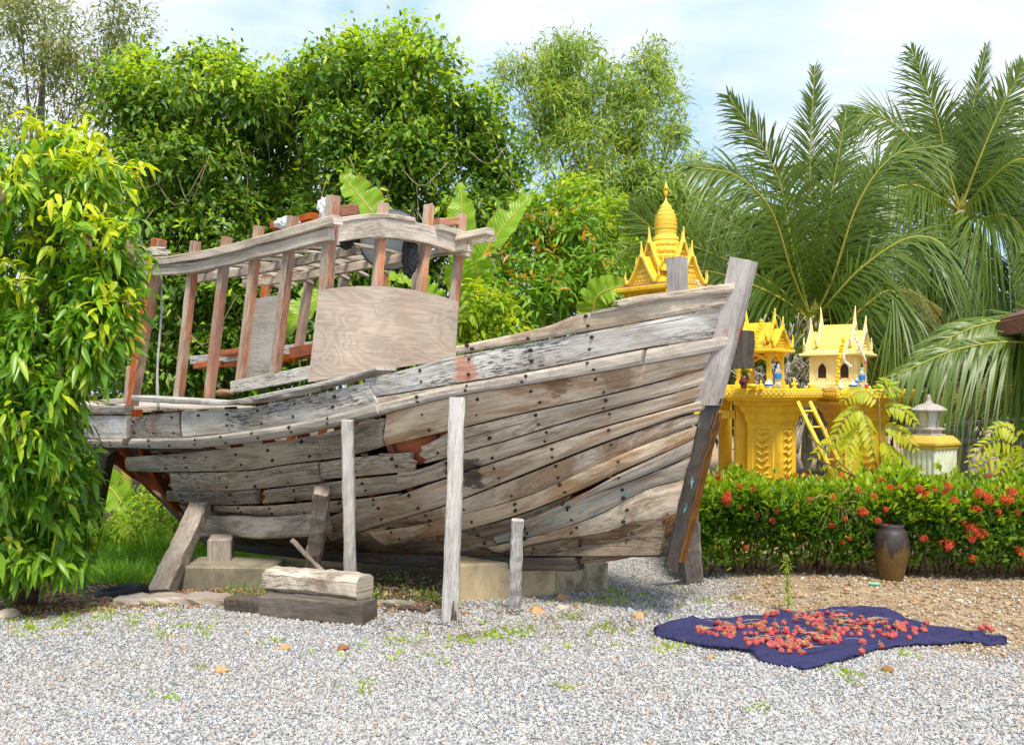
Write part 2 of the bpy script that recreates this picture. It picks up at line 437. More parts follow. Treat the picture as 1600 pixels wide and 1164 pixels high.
RT = [(136, 686), (200, 685), (300, 683), (400, 672), (500, 655), (600, 630), (715, 604), (850, 579), (1000, 549), (1146, 525)]
RB = [(138, 698), (200, 699), (300, 700), (400, 690), (500, 672), (600, 647), (715, 619), (850, 597), (1000, 571), (1140, 545)]
S1 = [(198, 738), (260, 739), (380, 736), (450, 726), (537, 715), (600, 697), (702, 673), (800, 649), (955, 615), (1124, 570)]
S2 = [(262, 766), (358, 767), (461, 758), (553, 745), (653, 731), (728, 704), (800, 684), (929, 645), (1058, 611), (1118, 594)]
S3 = [(262, 784), (330, 790), (404, 788), (487, 782), (553, 778), (618, 769), (695, 747), (800, 713), (929, 671), (1058, 635), (1110, 621)]
S4 = [(520, 846), (600, 818), (695, 789), (800, 749), (929, 697), (1058, 652), (1103, 643)]
S5 = [(561, 832), (640, 822), (720, 803), (800, 782), (850, 764), (929, 727), (1058, 673), (1097, 662)]
S6 = [(600, 852), (700, 833), (800, 807), (898, 769), (965, 738), (1088, 684)]
S7 = [(640, 864), (740, 848), (830, 816), (924, 774), (1001, 745), (1082, 712)]
S8 = [(700, 868), (820, 841), (929, 807), (1006, 766), (1074, 748)]
S9 = [(740, 874), (851, 848), (980, 825), (1060, 801)]
S10 = [(800, 878), (900, 862), (1046, 836)]
S11 = [(850, 884), (950, 878), (1044, 858)]
K = 'hull_plank'
# topsides above the rubbing strake
plank(K, px((713, 540), (850, 511), (925, 487), (1149, 457)), px((713, 554), (850, 530), (1000, 503), (1145, 477)), M['grey'], off=.012)
plank(K, px((570, 592), (640, 575), (713, 556), (850, 531), (1000, 504), (1144, 478)), px((587, 620), (650, 610), (715, 599), (850, 575), (1000, 545), (1137, 524)), M['white'], ragged=(.02, 0), off=.004)
plank(K, px((587, 621), (650, 611), (715, 600), (850, 576), (930, 560)), px((592, 631), (650, 618), (715, 604), (850, 580), (930, 563)), M['grey'], bolts=False)
plank(K, px((283, 642), (380, 637), (430, 628), (500, 613), (573, 596)), px((285, 683), (400, 672), (500, 655), (591, 632)), M['white'], off=-.004)
plank(K, px((202, 652), (240, 647), (281, 643)), px((203, 685), (240, 685), (283, 684)), M['black'], off=.004)
plank('covering_board', px((966, 470), (1000, 463), (1080, 452), (1153, 442)), px((968, 482), (1010, 474), (1080, 465), (1153, 457)), M['grey'], off=.05, thk=.16, bolts=False, ragged=(.03, 0))
plank('covering_board', px((925, 487), (990, 474), (1060, 464), (1149, 452)), px((925, 493), (990, 481), (1060, 470), (1149, 459)), M['beam'], off=.02, thk=.08, bolts=False)
plank('covering_board', px((213, 617), (300, 622), (360, 625), (430, 612), (500, 598), (592, 573)), px((213, 627), (300, 632), (365, 633), (440, 619), (510, 603), (594, 579)), M['white'], off=.05, thk=.20, bolts=False, wob=.012)
plank('rotten_plank', px((381, 624), (440, 616), (501, 601)), px((384, 633), (440, 626), (503, 611)), M['black'], off=.035, bolts=False, ragged=(.05, .04), wob=.02)
plank('stern_block', px((124, 632), (160, 633), (201, 632)), px((126, 648), (160, 648), (201, 648)), M['black'], off=.05, thk=.10, bolts=False)
plank('stern_block', px((128, 649), (160, 649), (201, 649)), px((131, 685), (160, 685), (201, 685)), M['white'], off=.03, thk=.09, bolts=False)
# rubbing strake in three lengths
for a, b in ((136, 206), (207, 600), (601, 1013), (1014, 1146)):
    plank('rubbing_strake', cut(RT, a, b), cut(RB, a - 1, b), M['beam'], off=.068, thk=.11, n=max(10, (b - a) // 14), wob=.003, gap=.001)
# strakes below the rubbing strake
plank(K, px((195, 714), (300, 706), (400, 694), (500, 677), (597, 653)), px((198, 737), (260, 738), (380, 735), (450, 725), (537, 714), (600, 697)), M['paleg'], ragged=(.01, .03))
plank(K, cut(RB, 598, 1140), cut(S1, 601, 1124), M['tan'], ragged=(.03, 0), off=.006)
plank(K, cut(S1, 258, 500), cut(S2, 266, 503), M['paleg'], off=-.004, ragged=(.01, .01))
plank(K, px((502, 722), (553, 714), (640, 706)), px((505, 749), (553, 745), (600, 741), (652, 735)), M['paleg'], off=.012, ragged=(.01, .05))
plank(K, px((656, 697), (680, 689), (702, 675), (800, 650), (955, 616), (1123, 571)), px((664, 724), (690, 717), (728, 705), (800, 685), (929, 646), (1058, 612), (1117, 595)), M['grey'], off=.008, ragged=(.04, 0))
plank(K, cut(S2, 250, 404), px((262, 783), (330, 789), (402, 787)), M['black'], off=.006, ragged=(.01, .02))
plank(K, px((412, 765), (461, 759), (553, 748), (620, 741)), px((412, 787), (487, 781), (553, 777), (620, 768)), M['paleg'], off=-.002, ragged=(.03, 0))
plank(K, px((621, 737), (653, 733), (728, 706), (800, 686), (929, 647), (1058, 613), (1116, 596)), px((622, 767), (695, 746), (800, 712), (929, 670), (1058, 634), (1109, 620)), M['tan'])
plank(K, px((504, 811), (558, 792), (618, 776), (682, 752), (695, 749), (800, 714), (929, 672), (1058, 636), (1109, 622)), px((520, 845), (600, 818), (695, 789), (800, 748), (929, 696), (1058, 651), (1103, 642)), M['tan'], off=.02, ragged=(.06, 0))
plank(K, px((300, 789), (404, 790), (487, 784), (553, 780), (625, 770)), px((316, 798), (420, 806), (500, 803), (560, 796), (620, 778)), M['grey'], off=.0)
plank(K, px((561, 833), (640, 806), (695, 790), (800, 750), (929, 698), (1058, 653), (1102, 644)), px((566, 840), (640, 823), (720, 804), (800, 782), (850, 764), (929, 727), (1058, 673), (1096, 661)), M['tan'], off=.0)
plank(K, cut(S5, 575, 1096), cut(S6, 590, 1088), M['tan'], off=.006)
plank(K, px((600, 853), (700, 834), (800, 808), (890, 773)), px((640, 863), (740, 848), (800, 830), (880, 796)), M['low'], off=-.006)
plank(K, px((824, 812), (900, 778), (965, 742), (1086, 685)), px((830, 823), (924, 775), (1001, 745), (1081, 711)), M['green'], off=.014, ragged=(.05, 0))
plank(K, cut(S7, 690, 1082), cut(S8, 720, 1074), M['green'], off=-.004)
plank(K, cut(S8, 760, 1074), cut(S9, 780, 1060), M['tan'], off=.0)
plank(K, cut(S9, 780, 1059), cut(S10, 810, 1046), M['low'], off=-.01)
plank(K, cut(S10, 810, 1045), cut(S11, 850, 1044), M['low'], off=-.004)
plank(K, uz(lambda t: (5.9 - 4.4 * t, zrab(5.9 - 4.4 * t) + .01)), uz(lambda t: (5.9 - 4.4 * t, zrab(5.9 - 4.4 * t) + .20)), M['low'], off=-.012, bolts=False)
plank(K, uz(lambda t: (5.2 - 3.3 * t, zrab(5.2 - 3.3 * t) + .20)), uz(lambda t: (5.2 - 3.3 * t, zrab(5.2 - 3.3 * t) + .36)), M['low'], off=-.012, bolts=False)
mb = MB(); BL = [hit(x, 801) for x in (310, 345, 425, 508)]; bar(mb, [P(x, y, (BP(u, hb(u, z), z).y - .04)) for (u, z), x, y in zip(BL, (303, 342, 425, 512), (823, 822, 824, 817))], .10, .20, ch=.025, jit=.006, n=20, taper=.9); mb.build('bilge_plank', M['grey'], boat)
for k, (za_, zb_, mt) in enumerate(((.17, .0, 'dark'), (.36, .17, 'low'))):
    for ua_ in (3.1,):
        plank('garboard', uz(lambda t, za_=za_: (3.1 - (3.1 - ustem(.5) - .03) * t, zrab(3.1 - 3.05 * t) + za_ * (1 - .25 * t))), uz(lambda t, zb_=zb_: (3.1 - (3.1 - ustem(.5) - .03) * t, zrab(3.1 - 3.05 * t) + zb_ * (1 - .25 * t))), M[mt], off=-.016, bolts=False)
plank('inner_lining', px((600, 694), (650, 683), (700, 670)), px((602, 733), (650, 726), (700, 714)), M['orange'], off=-.075, thk=.02, bolts=False, n=14)
plank('orange_batten', px((822, 809), (900, 775), (966, 739)), px((826, 819), (905, 783), (969, 746)), M['orange'], off=-.004, thk=.02, bolts=False, n=16)
plank('broken_end', px((1040, 806), (1064, 799)), px((1032, 840), (1050, 836)), M['rust'], off=.006, thk=.03, bolts=False, n=8, ragged=(.03, 0))
# port side: the same strakes, seen only through gaps
def zsheer(u): return 2.26 - 0.30 * u + 0.030 * u * u
for k in range(9):
    f0, f1 = k / 9, (k + 1) / 9
    def edge(f): return lambda t, f=f: ((lambda u: (max(u, ustem(1.3) * t ** 6 + u * (1 - t ** 6)) if False else u, zrab(u) + .02 + (max(zsheer(u) - (.18 if u > 3 else 0), zrab(u) + .3) - zrab(u) - .02) * f))(6.65 - 6.55 * t - .36 * f * t ** 3))
    plank(K, uz(edge(f1)), uz(edge(f0)), M['grey'] if k > 4 else M['low'], side=-1, bolts=False, n=24)
# ribs
for fu in FRAMES:
    for side in (1, -1):
        mb = MB(); z0 = zrab(fu) + (.01 if fu > 2 else .30 if fu > 1 else .55); z1 = zsheer(fu) - (.10 if fu > 3 else .12)
        pts = [BP(fu + .05, side * max(.0, hb(fu, z0 + (z1 - z0) * t) - .085), z0 + (z1 - z0) * t) for t in [0, .08, .2, .35, .5, .65, .8, 1]]
        bar(mb, pts, .085, .07, up=EF, n=14)
        mb.build('rib', M['ribs'], boat)
# keel, transom, decks
mb = MB(); bar(mb, [BP(u, 0, zkeel(u) + .03) for u in (5.2, 4, 3, 2, 1.4, .8)], .13, .10, n=22, ch=.012); mb.build('keel', M['dark'], boat)
mb = MB(); bar(mb, [BP(5.2, 0, zkeel(5.2)), BP(5.9, 0, .34), BP(6.75, 0, .86)], .12, .14, n=10); mb.build('stern_post', M['dark'], boat)
mb = MB(); us = 6.62; zs = [zrab(us) + .03 + i * (1.47 - zrab(us) - .03) / 5 for i in range(6)]
for i in range(5):
    b0, b1 = hb(us, zs[i] + .004) + .01, hb(us, zs[i + 1] - .004) + .01
    r0 = [BP(us, -b0, zs[i] + .004), BP(us, b0, zs[i] + .004), BP(us, b1, zs[i + 1] - .004), BP(us, -b1, zs[i + 1] - .004)]
    ring_loft(mb, [r0, [p - EF * .05 for p in r0]])
mb.build('transom', M['black'], boat)
def deck(name, ua, ub_, dz, mat, nb=8):
    mb = MB()
    for k in range(nb):
        f0, f1 = -1 + 2 * k / nb, -1 + 2 * (k + 1) / nb; top = []; bo = []; rings = []
        for i in range(10):
            u = ua + (ub_ - ua) * i / 9; z = zsheer(u) - dz; b = hb(u, z) - .03
            l, r = b * f0 + .004, b * f1 - .004
            rings.append([BP(u, l, z), BP(u, r, z), BP(u, r, z - .03), BP(u, l, z - .03)])
        ring_loft(mb, rings)
    return mb.build(name, mat, boat)
deck('deck', .1, 2.7, .28, M['grey']); deck('deck', 5.5, 6.6, .10, M['beam'], 7)
deck('deck', 2.75, 5.5, .45, M['dark'], 7)
# stem: pale head, black painted foot, plus the knee beside it
def SP(z, da=0.0): return BP(ustem(z) - da, 0, z)
mb = MB(); zt = 2.475
pts = [SP(1.50, -.03), SP(1.9, -.02), SP(2.2, -.02), SP(zt, -.03)]
rings = []
for q, p in enumerate(pts):
    fw, sw = .15, .13
    a = EF * (fw / 2); b = ES * (sw / 2)
    if q == 3: p = p + V((0, 0, .0))
    lift = lambda k: V((0, 0, (-.03 * k if q == 3 else 0)))
    rings.append([p - a - b + lift(-.3), p + a * .8 - b + lift(1), p + a - b * .7 + lift(1), p + a + b * .7 + lift(1), p + a * .8 + b + lift(1), p - a + b + lift(-.3)])
ring_loft(mb, rings); mb.build('stem_head', M['stem'], boat)
mb = MB(); bar(mb, [SP(.36, .0), SP(.8, -.0), SP(1.2, -.005), SP(1.56, -.01)], .09, .105, up=EF, n=16, ch=.015, jit=.006); mb.build('stem_post', M['stemlow'], boat)
mb = MB(); bar(mb, [SP(.42, .062), SP(.8, .062), SP(1.2, .062), SP(1.45, .062)], .07, .02, up=EF, n=16, ch=.012, jit=.005); mb.build('stem_facing', M['rust'], boat)
mb = MB(); p = SP(1.88, .05) - ES * .12; bar(mb, [p - V((0, 0, .13)), p + V((0, 0, .12))], .16, .14, up=EF, ch=.02, jit=.006); mb.build('stem_knee', M['dark'], boat)
# mooring bitt on the fore deck
mb = MB(); c = P(1061, 425, 7.0); c.z = 1.9
bar(mb, [c, V((c.x - .015, c.y, EYE + 207 / F * 7.0))], .125, .115, up=EF, ch=.012, jit=.004); mb.build('mooring_bitt', M['stem'], boat)

# --------------------------------------------------------------- cabin
CW = 0.75; CU = 2.78
def onB(px_, py_, w=CW):                            # sight line meets a fore-and-aft plane of the cabin
    d0, d1 = P(px_, py_, 1.0), None
    dx, dy = (px_ - CX) / F, 1.0
    # ((d*dx,d) - OB).ES = w
    d = (w + OB.dot(ES)) / (dx * ES.x + dy * ES.y)
    return P(px_, py_, d)
def onU(px_, py_, u=CU):
    dx = (px_ - CX) / F
    d = (-u + OB.dot(EF)) / (dx * EF.x + EF.y)
    return P(px_, py_, d)
def cpost(top, bot, w, d, mat, plane='B', val=CW, name='cabin_post'):
    f = (lambda a: onB(*a, val)) if plane == 'B' else (lambda a: onU(*a, val))
    mb = MB(); bar(mb, [f(bot), f(top)], w, d, up=ES, ch=.006, jit=.003)
    for k, fc in enumerate(mb.f):                   # paint survives on the faces turned to the bow
        a, b, c = (V(mb.v[i]) for i in fc[:3]); n = (b - a).cross(c - a).normalized(); mb.m[k] = 1 if n.dot(EF) > .6 else 0
    return mb.build(name, [mat, M['postred']], boat)
for top, bot, w, d, m in (((249, 374), (205, 632), .11, .10, 'orange'), ((306, 377), (279, 624), .075, .075, 'post'), ((355, 370), (327, 622), .075, .075, 'postred'),
                          ((405, 353), (375, 606), .07, .075, 'post'), ((458, 338), (429, 592), .075, .08, 'post'), ((521, 306), (497, 596), .095, .085, 'post')):
    cpost(top, bot, w, d, M[m])
for top, bot, m in (((599, 318), (580, 560), 'post'), ((671, 321), (647, 556), 'post'), ((722, 335), (703, 548), 'post')):
    cpost(top, bot, .075, .075, M[m], 'U', CU)
for top, bot, m in (((419, 425), (404, 560), 'orange'), ((485, 425), (466, 552), 'post'), ((539, 420), (526, 535), 'post'), ((600, 412), (590, 530), 'post'), ((655, 405), (645, 525), 'post')):
    cpost(top, bot, .08, .08, M[m], 'B', -CW)
cpost((205, 573), (200, 628), .07, .07, M['post'], 'B', CW + .02, 'short_post')
def beam(name, pts, w, h, mat, val=CW, plane='B', up=V((0, 0, 1)), n=14):
    f = (lambda a: onB(*a, val)) if plane == 'B' else (lambda a: onU(*a, val))
    mb = MB(); bar(mb, [f(p) for p in pts], w, h, up=up, n=n); return mb.build(name, mat, boat)
beam('roof_edge_board', [(200, 411), (250, 409), (300, 402), (350, 393), (400, 380), (450, 366), (528, 344)], .10, .072, M['beam'], CW + .07)
beam('roof_beam', [(215, 424), (300, 419), (350, 408), (400, 396), (450, 384), (518, 366)], .07, .095, M['beam'], CW + .055)
beam('roof_edge_board', [(383, 432), (440, 426), (500, 415), (560, 404), (640, 388), (766, 361)], .11, .06, M['beam'], -CW - .04)
beam('roof_beam', [(385, 445), (440, 441), (500, 430), (560, 418), (640, 402), (735, 388)], .07, .06, M['grey'], -CW - .03)
beam('front_arch_beam', [(513, 364), (560, 357), (600, 357), (660, 366), (733, 390)], .06, .17, M['beam'], CU - .06, 'U')
beam('front_arch_board', [(505, 348), (560, 340), (600, 339), (640, 345)], .14, .04, M['beam'], CU - .03, 'U')
beam('front_arch_board', [(675, 356), (700, 362), (732, 373)], .16, .05, M['beam'], CU - .05, 'U')
beam('roof_end_board', [(728, 378), (766, 372)], .14, .07, M['grey'], CU - .08, 'U', n=5)
# fore-and-aft stringer and athwart slats of the open roof
def near_roof(u):
    return 2.73 + .055 * sm(4.8, 2.8, u)
for k in range(9):
    u = 3.05 + k * .27
    mb = MB(); z = near_roof(u) + .0 - .02
    bar(mb, [BP(u, CW + .02, z), BP(u, .35, z + .09), BP(u, -.35, z + .09), BP(u, -CW - .02, z)], .045, .03, n=8, jit=.002)
    mb.build('roof_slat', M['beam'], boat)
mb = MB(); bar(mb, [BP(5.2, .3, 2.70), BP(4, .3, 2.73), BP(2.85, .3, 2.79)], .05, .08); mb.build('roof_stringer', M['grey'], boat)
mb = MB(); bar(mb, [BP(5.2, -.3, 2.70), BP(4, -.3, 2.73), BP(2.85, -.3, 2.79)], .05, .08); mb.build('roof_stringer', M['grey'], boat)
# plywood sheets
def sheet(name, outline, mat, plane, val, thk=.014):
    f = (lambda a: onB(*a, val)) if plane == 'B' else (lambda a: onU(*a, val))
    nrm = (ES if plane == 'B' else EF) * thk
    p = [f(a) for a in outline]; ax = EF if plane == 'B' else ES
    q = [a - nrm for a in p]; n = len(p); mb = MB()
    uv = lambda a: (a.dot(ax), a.z)
    mb.add(p, [list(range(n))], [[uv(a) for a in p]]); mb.add(q, [list(range(n))[::-1]], [[uv(a) for a in q[::-1]]])
    for i in range(n):
        j = (i + 1) % n; mb.add([p[i], q[i], q[j], p[j]], [(0, 1, 2, 3)], [[(0, p[i].z), (.01, p[i].z), (.01, p[j].z), (0, p[j].z)]])
    return mb.build(name, mat, boat)
sheet('plywood_front', [(483, 597), (500, 454), (530, 449), (560, 447), (600, 447.5), (640, 452), (680, 460), (716, 471), (712, 560)], M['ply'], 'U', CU - .14)
sheet('plywood_side', [(377, 592), (391, 468), (441, 460), (430, 590)], M['plygrey'], 'B', CW - .02)
# coamings
beam('coaming', [(364, 605), (430, 593), (488, 581)], .05, .105, M['white'], CW + .06)
beam('coaming', [(300, 563), (380, 556), (490, 541)], .05, .10, M['white'], -CW - .05)
beam('coaming', [(305, 573), (380, 568), (490, 556)], .06, .05, M['orange'], -CW - .08)
beam('side_board', [(455, 552), (520, 540), (600, 525)], .05, .12, M['orange'], -CW + .1)
beam('stern_rail', [(124, 630), (165, 628), (200, 626)], .14, .05, M['beam'], .62, n=6)
for k, (a, b) in enumerate((((427, 563), (456, 560)), ((310, 572), (338, 567)), ((348, 553), (380, 548)))):
    beam('red_block', [a, b], .12, .07, M['orange'], -CW + .05, n=4)
# square painted timbers lying on top of the cabin roof are part of its frame ends
beam('painted_block', [(428, 353), (446, 350)], .09, .07, M['orange'], CW - .25, n=4)
beam('painted_block', [(470, 344), (491, 338)], .09, .06, M['orange'], CW - .35, n=4)
beam('painted_block', [(527, 331), (556, 328)], .09, .09, M['orange'], CU + .25, 'U', n=4)
beam('painted_block', [(680, 348), (722, 346)], .12, .07, M['postred'], CU + .05, 'U', n=4)
# =================================================================== props, blocks, logs and loose things
FEET = []
def rot_shade_slivers(mb, t, b):
    for dx, h, w_ in ((.022, .17, .022), (.036, .10, .030), (.012, .07, .02)): bar(mb, [b + V((dx, -.046, -.02)), b + V((dx + .004, -.046, h))], w_, .014, up=V((0, 1, 0)), ch=.003, jit=.004, mi=1, taper=.25)
def prop(top, d_top, foot, w, h, mat, label, bury=.03, name='prop_post', up=None, jit=.004, extra=None, cat='post', dfoot=None):
    b = G(*foot) if dfoot is None else P(foot[0], foot[1], dfoot); t = P(top[0], top[1], d_top); FEET.append((b.x, b.y, w))
    t = V(t); dirn = (b - t).normalized()
    mb = MB(); bar(mb, [t, b + dirn * bury], w, h, up=up or V((0, 1, 0)), ch=.012, jit=jit, n=18)
    if extra: extra(mb, t, b)
    o = mb.build(name, [mat, M['dark']], None, loc=b)
    return tag(o, label, cat, 'props holding up the boat')
prop((715, 622), 6.98, (703, 975), .108, .10, M['prop'], 'tallest pale square post, standing in the gravel before the middle of the hull', extra=rot_shade_slivers)
prop((543, 657), 7.42, (548, 936), .088, .085, M['prop'], 'straight pale square post behind the stacked logs, reaching the rubbing strake')
prop((503, 766), 7.95, (486, 912), .125, .11, M['proptan'], 'short leaning round grey prop behind the left end of the stacked log', jit=.010)
prop((809, 812), 7.12, (803, 957), .086, .08, M['prop'], 'short pale post with a stepped foot under the bow planking')
mbx = None
prop((1072, 775), 7.75, (1083, 912), .155, .13, M['proptan'], 'wide weathered post standing under the stem beside the flower hedge', jit=.006)
prop((312, 795), 9.1, (251, 928), .165, .15, M['proptan'], 'thick tan timber leaning against the stern bilge over the grass', jit=.008)
prop((168, 700), 10.0, (140, 850), .15, .12, M['dark'], 'dark brown leaning prop under the stern next to the leafy tree', jit=.006)
prop((455, 843), 8.2, (528, 916), .035, .035, M['proptan'], 'thin stick leaning in the shade beneath the hull', cat='stick', name='thin_stick', jit=.004)
# rotten notch at the foot of the tall post is dark slivers laid on its face, standing for the shaded hollow
M['conc'] = plain('stained concrete', (0.50, 0.42, 0.29), .9, .2, 5, .18, .35, dirt=(0.025, 0.02, 0.017), dirt_amt=.95, det=8)
M['conc2'] = plain('pale yellow concrete', (0.58, 0.46, 0.28), .9, .2, 4, .14, .3, dirt=(0.14, 0.10, 0.06), dirt_amt=.65, det=8)
M['concg'] = plain('grey mossy concrete', (0.27, 0.235, 0.17), .92, .2, 4, .25, .35, dirt=(0.06, 0.055, 0.03), dirt_amt=.6, det=8)
def block(name, a, b, topy, depth, mat, label, lower=.04):
    p, q = G(*a), G(*b); q.z = p.z = min(p.z, q.z); q = P(b[0], b[1], q.y) if False else q
    ax = V((q.x - p.x, q.y - p.y, 0)); L = ax.length; rot = math.atan2(ax.y, ax.x)
    n = V((-ax.y, ax.x, 0)).normalized()
    hgt = (EYE - (topy - HY) / F * p.y) - p.z
    c = (p + q) / 2 + n * depth / 2; c.z = p.z - lower
    mb = MB(); sub = []
    obox(mb, c, L, depth, hgt + lower, rot, ch=.015)
    return tag(mb.build(name, mat, None, loc=c), label, 'block', 'concrete blocks under the keel')
block('concrete_block', (716, 938), (868, 930), 882, .55, M['conc2'], 'pale yellow concrete block between the two front posts under the keel')
block('concrete_block', (836, 931), (951, 922), 884, .42, M['conc'], 'black stained concrete block under the bow, nearest the stem')
block('concrete_block', (243, 922), (420, 917), 884, .5, M['concg'], 'long grey mossy concrete block behind the leaning tan timber')
c = G(345, 918); mb = MB(); cc = P(345, 878, c.y + .25)
obox(mb, V((cc.x, cc.y, cc.z)), .20, .35, (878 - 838) / F * cc.y, .2, ch=.012)
tag(mb.build('wood_block', M['proptan'], None, loc=cc), 'short square wood block lying on the grey concrete block under the stern', 'block')

# logs and timbers
def lying(name, a, b, w, h, mat, label, z0=0.0, jit=.004, taper=None, cat='timber', ch=.015, za=None):
    p, q = G(*a), G(*b)
    p.z = ground_z(p.x, p.y) + h / 2 + z0 - .01; q.z = ground_z(q.x, q.y) + h / 2 + z0 - .01
    mb = MB(); mid = (p + q) / 2
    bar(mb, [p, mid + V((0, 0, jit)), q], w, h, ch=ch, jit=jit, n=16, taper=taper)
    for t in (.2, .52, .83):
        pass
    return tag(mb.build(name, mat, None, loc=mid - V((0, 0, h / 2))), label, cat, 'old timbers lying on the gravel')
M['log'] = wood('hewn pale log', (0.36, 0.27, 0.19), (0.78, 0.68, 0.54), stain=(0.16, 0.10, 0.06), stain_amt=.6, fleck=.7)
M['oldbeam'] = wood('grey brown bored beam', (0.05, 0.042, 0.034), (0.24, 0.205, 0.17), stain=(0.06, 0.04, 0.025), stain_amt=.5, fleck=.8)
lying('dark_beam', (417, 958), (578, 972), .20, .155, M['oldbeam'], 'long dark square beam on the gravel carrying the pale hewn log', ch=.01)
lying('hewn_log', (424, 950), (570, 966), .20, .165, M['log'], 'pale rough hewn log lying on top of the dark square beam', z0=.145, jit=.006, ch=.07, taper=1.05)
lying('charred_timber', (362, 951), (418, 957), .17, .11, M['dark'], 'short charred black timber left of the stacked log', jit=.006)
lying('flat_plank', (182, 943), (362, 941), .20, .06, M['proptan'], 'long flat weathered plank along the gravel edge by the grass', jit=.012, ch=.02)
lying('short_plank', (574, 944), (648, 947), .10, .035, M['proptan'], 'thin broken board right of the stacked log', jit=.008)
lying('driftwood_piece', (624, 953), (668, 957), .09, .04, M['dark'], 'small dark broken wood piece beside the tallest post', jit=.008)

# stones
def rock(seed, r, flat=.7):
    rg = random.Random(seed); bm = bmesh.new(); bmesh.ops.create_icosphere(bm, subdivisions=3, radius=1)
    pl = [(V((rg.gauss(0, 1), rg.gauss(0, 1), rg.gauss(0, 1))).normalized(), rg.uniform(.55, .85)) for _ in range(11)]
    for v in bm.verts:
        n = v.co.normalized(); s = 1.0
        for a, d in pl:
            k = n.dot(a)
            if k > .05: s = min(s, d / k)
        v.co = n * s * r * (1 + rg.uniform(-.015, .015)); v.co.z *= flat
    me = bpy.data.meshes.new('stone'); bm.to_mesh(me); bm.free(); return me
M['rock'] = plain('orange laterite stone', (0.52, 0.30, 0.14), .9, .2, 14, .3, .5, dirt=(0.55, 0.46, 0.36), dirt_amt=.6)
M['rock2'] = plain('rusty brown stone', (0.30, 0.13, 0.06), .9, .2, 14, .3, .5, dirt=(0.42, 0.28, 0.17), dirt_amt=.5)
M['rock3'] = plain('pale pinkish stone', (0.56, 0.45, 0.36), .9, .2, 14, .2, .5)
for k, (px_, py_, w, m, lab) in enumerate((
        (444, 1014, 17, 'rock', 'orange stone on the open gravel below the dark beam'),
        (347, 1050, 26, 'rock', 'large orange stone on the gravel near the lower left edge'),
        (536, 1016, 22, 'rock2', 'flat rusty stone on the gravel right of the orange one'),
        (384, 991, 10, 'rock2', 'small brown stone on the gravel left of the beam'),
        (839, 958, 26, 'rock', 'orange stone at the foot of the stepped post'),
        (878, 952, 20, 'rock3', 'pale pinkish stone before the black stained block'),
        (880, 936, 22, 'rock', 'rough tan stone against the stained concrete block'),
        (899, 951, 9, 'rock2', 'little dark stone right of the pale pinkish stone'),
        (996, 966, 20, 'rock', 'flat orange stone on the gravel left of the blue cloth'),
        (1110, 1030, 17, 'rock', 'orange stone at the front left hem of the blue cloth'),
        (1386, 1050, 20, 'rock2', 'reddish stone at the bottom right beyond the cloth'),
        (728, 960, 13, 'rock2', 'thin reddish chip by the tallest post'),
        (267, 941, 17, 'rock2', 'brown stone on the flat weathered plank edge'),
        (308, 949, 12, 'rock2', 'small dull red stone under the weathered plank'),
        (10, 965, 34, 'rock3', 'big pale stone beneath the leafy tree'),
        (1430, 942, 13, 'rock', 'yellowish stone on the bare soil right of the jar'),
        (1575, 945, 12, 'rock', 'yellowish stone on the bare soil at the right edge'),
        (1325, 922, 11, 'rock', 'yellowish stone at the hedge foot left of the jar'),
        (1500, 940, 14, 'rock3', 'whitish stone on the soil below the big flowers'))):
    p = G(px_, py_); r = w / F * p.y * .58
    me = rock(k + 3, r, R.uniform(.5, .75)); me.materials.append(M[m])
    o = bpy.data.objects.new('stone', me); o.location = (p.x, p.y, p.z + r * .22); o.rotation_euler = (0, 0, R.uniform(0, 6)); link(o)
    tag(o, lab, 'stone', 'loose stones on the ground')

# half buried tyre
M['rubber'] = plain('old black rubber', (0.012, 0.012, 0.013), .7, .3, 10, .3, .3)
c = G(178, 932); c.y += .12; c.z = ground_z(c.x, c.y) - .045; mb = MB(); rings = []
for k in range(37):
    a = 2 * pi * k / 36; ring = []
    for j in range(12):
        b = 2 * pi * j / 12; tread = .006 if (k % 2 and abs(b) < 1.2) else 0
        ring.append(c + V((cos(a) * (.16 + (.06 + tread) * cos(b)), sin(a) * (.16 + (.06 + tread) * cos(b)), .045 + .06 * sin(b) + .02 * cos(a))))
    rings.append(ring)
ring_loft(mb, rings, caps=False, smooth=False)
tag(mb.build('old_tyre', M['rubber'], None, loc=c), 'black old tyre lying half sunk in the leaf litter by the grass', 'tyre')

# ---------------------------------------------------------------- cloth with drying fruit
def clothmat():
    m = NT('navy cotton cloth'); o = m.coord('Object'); n1 = m.noise(m.mapping(o, (5, 16, 5)), 1.0, 5, .6, 1.2); n2 = m.noise(m.mapping(o, (13, 4, 5), (3, 1, 0)), 1.0, 4, .6, .8); n3 = m.noise(o, 160, 2, .5)
    c = m.ramp(m.math('ADD', n3, m.math('MULTIPLY', n1, .3)), [(.35, (0.024, 0.024, 0.078)), (.85, (0.050, 0.049, 0.125))])
    return m.done(m.bsdf(c, .9, .1, m.bump(m.math('ADD', n1, n2), .9, .03)))
M['cloth'] = clothmat()
TOPL = [(1022, 984), (1060, 978), (1110, 973), (1170, 966), (1240, 962), (1330, 954), (1385, 962), (1440, 976), (1500, 993), (1540, 996), (1573, 999)]
BOTL = [(1024, 994), (1060, 1006), (1110, 1016), (1165, 1020), (1188, 1034), (1228, 1046), (1275, 1046), (1330, 1030), (1400, 1016), (1480, 1008), (1572, 1010)]
NT_, NS_ = 120, 40
A_, B_ = polyres(TOPL, NT_), polyres(BOTL, NT_); vs = []; fs = []; TOPV = {}
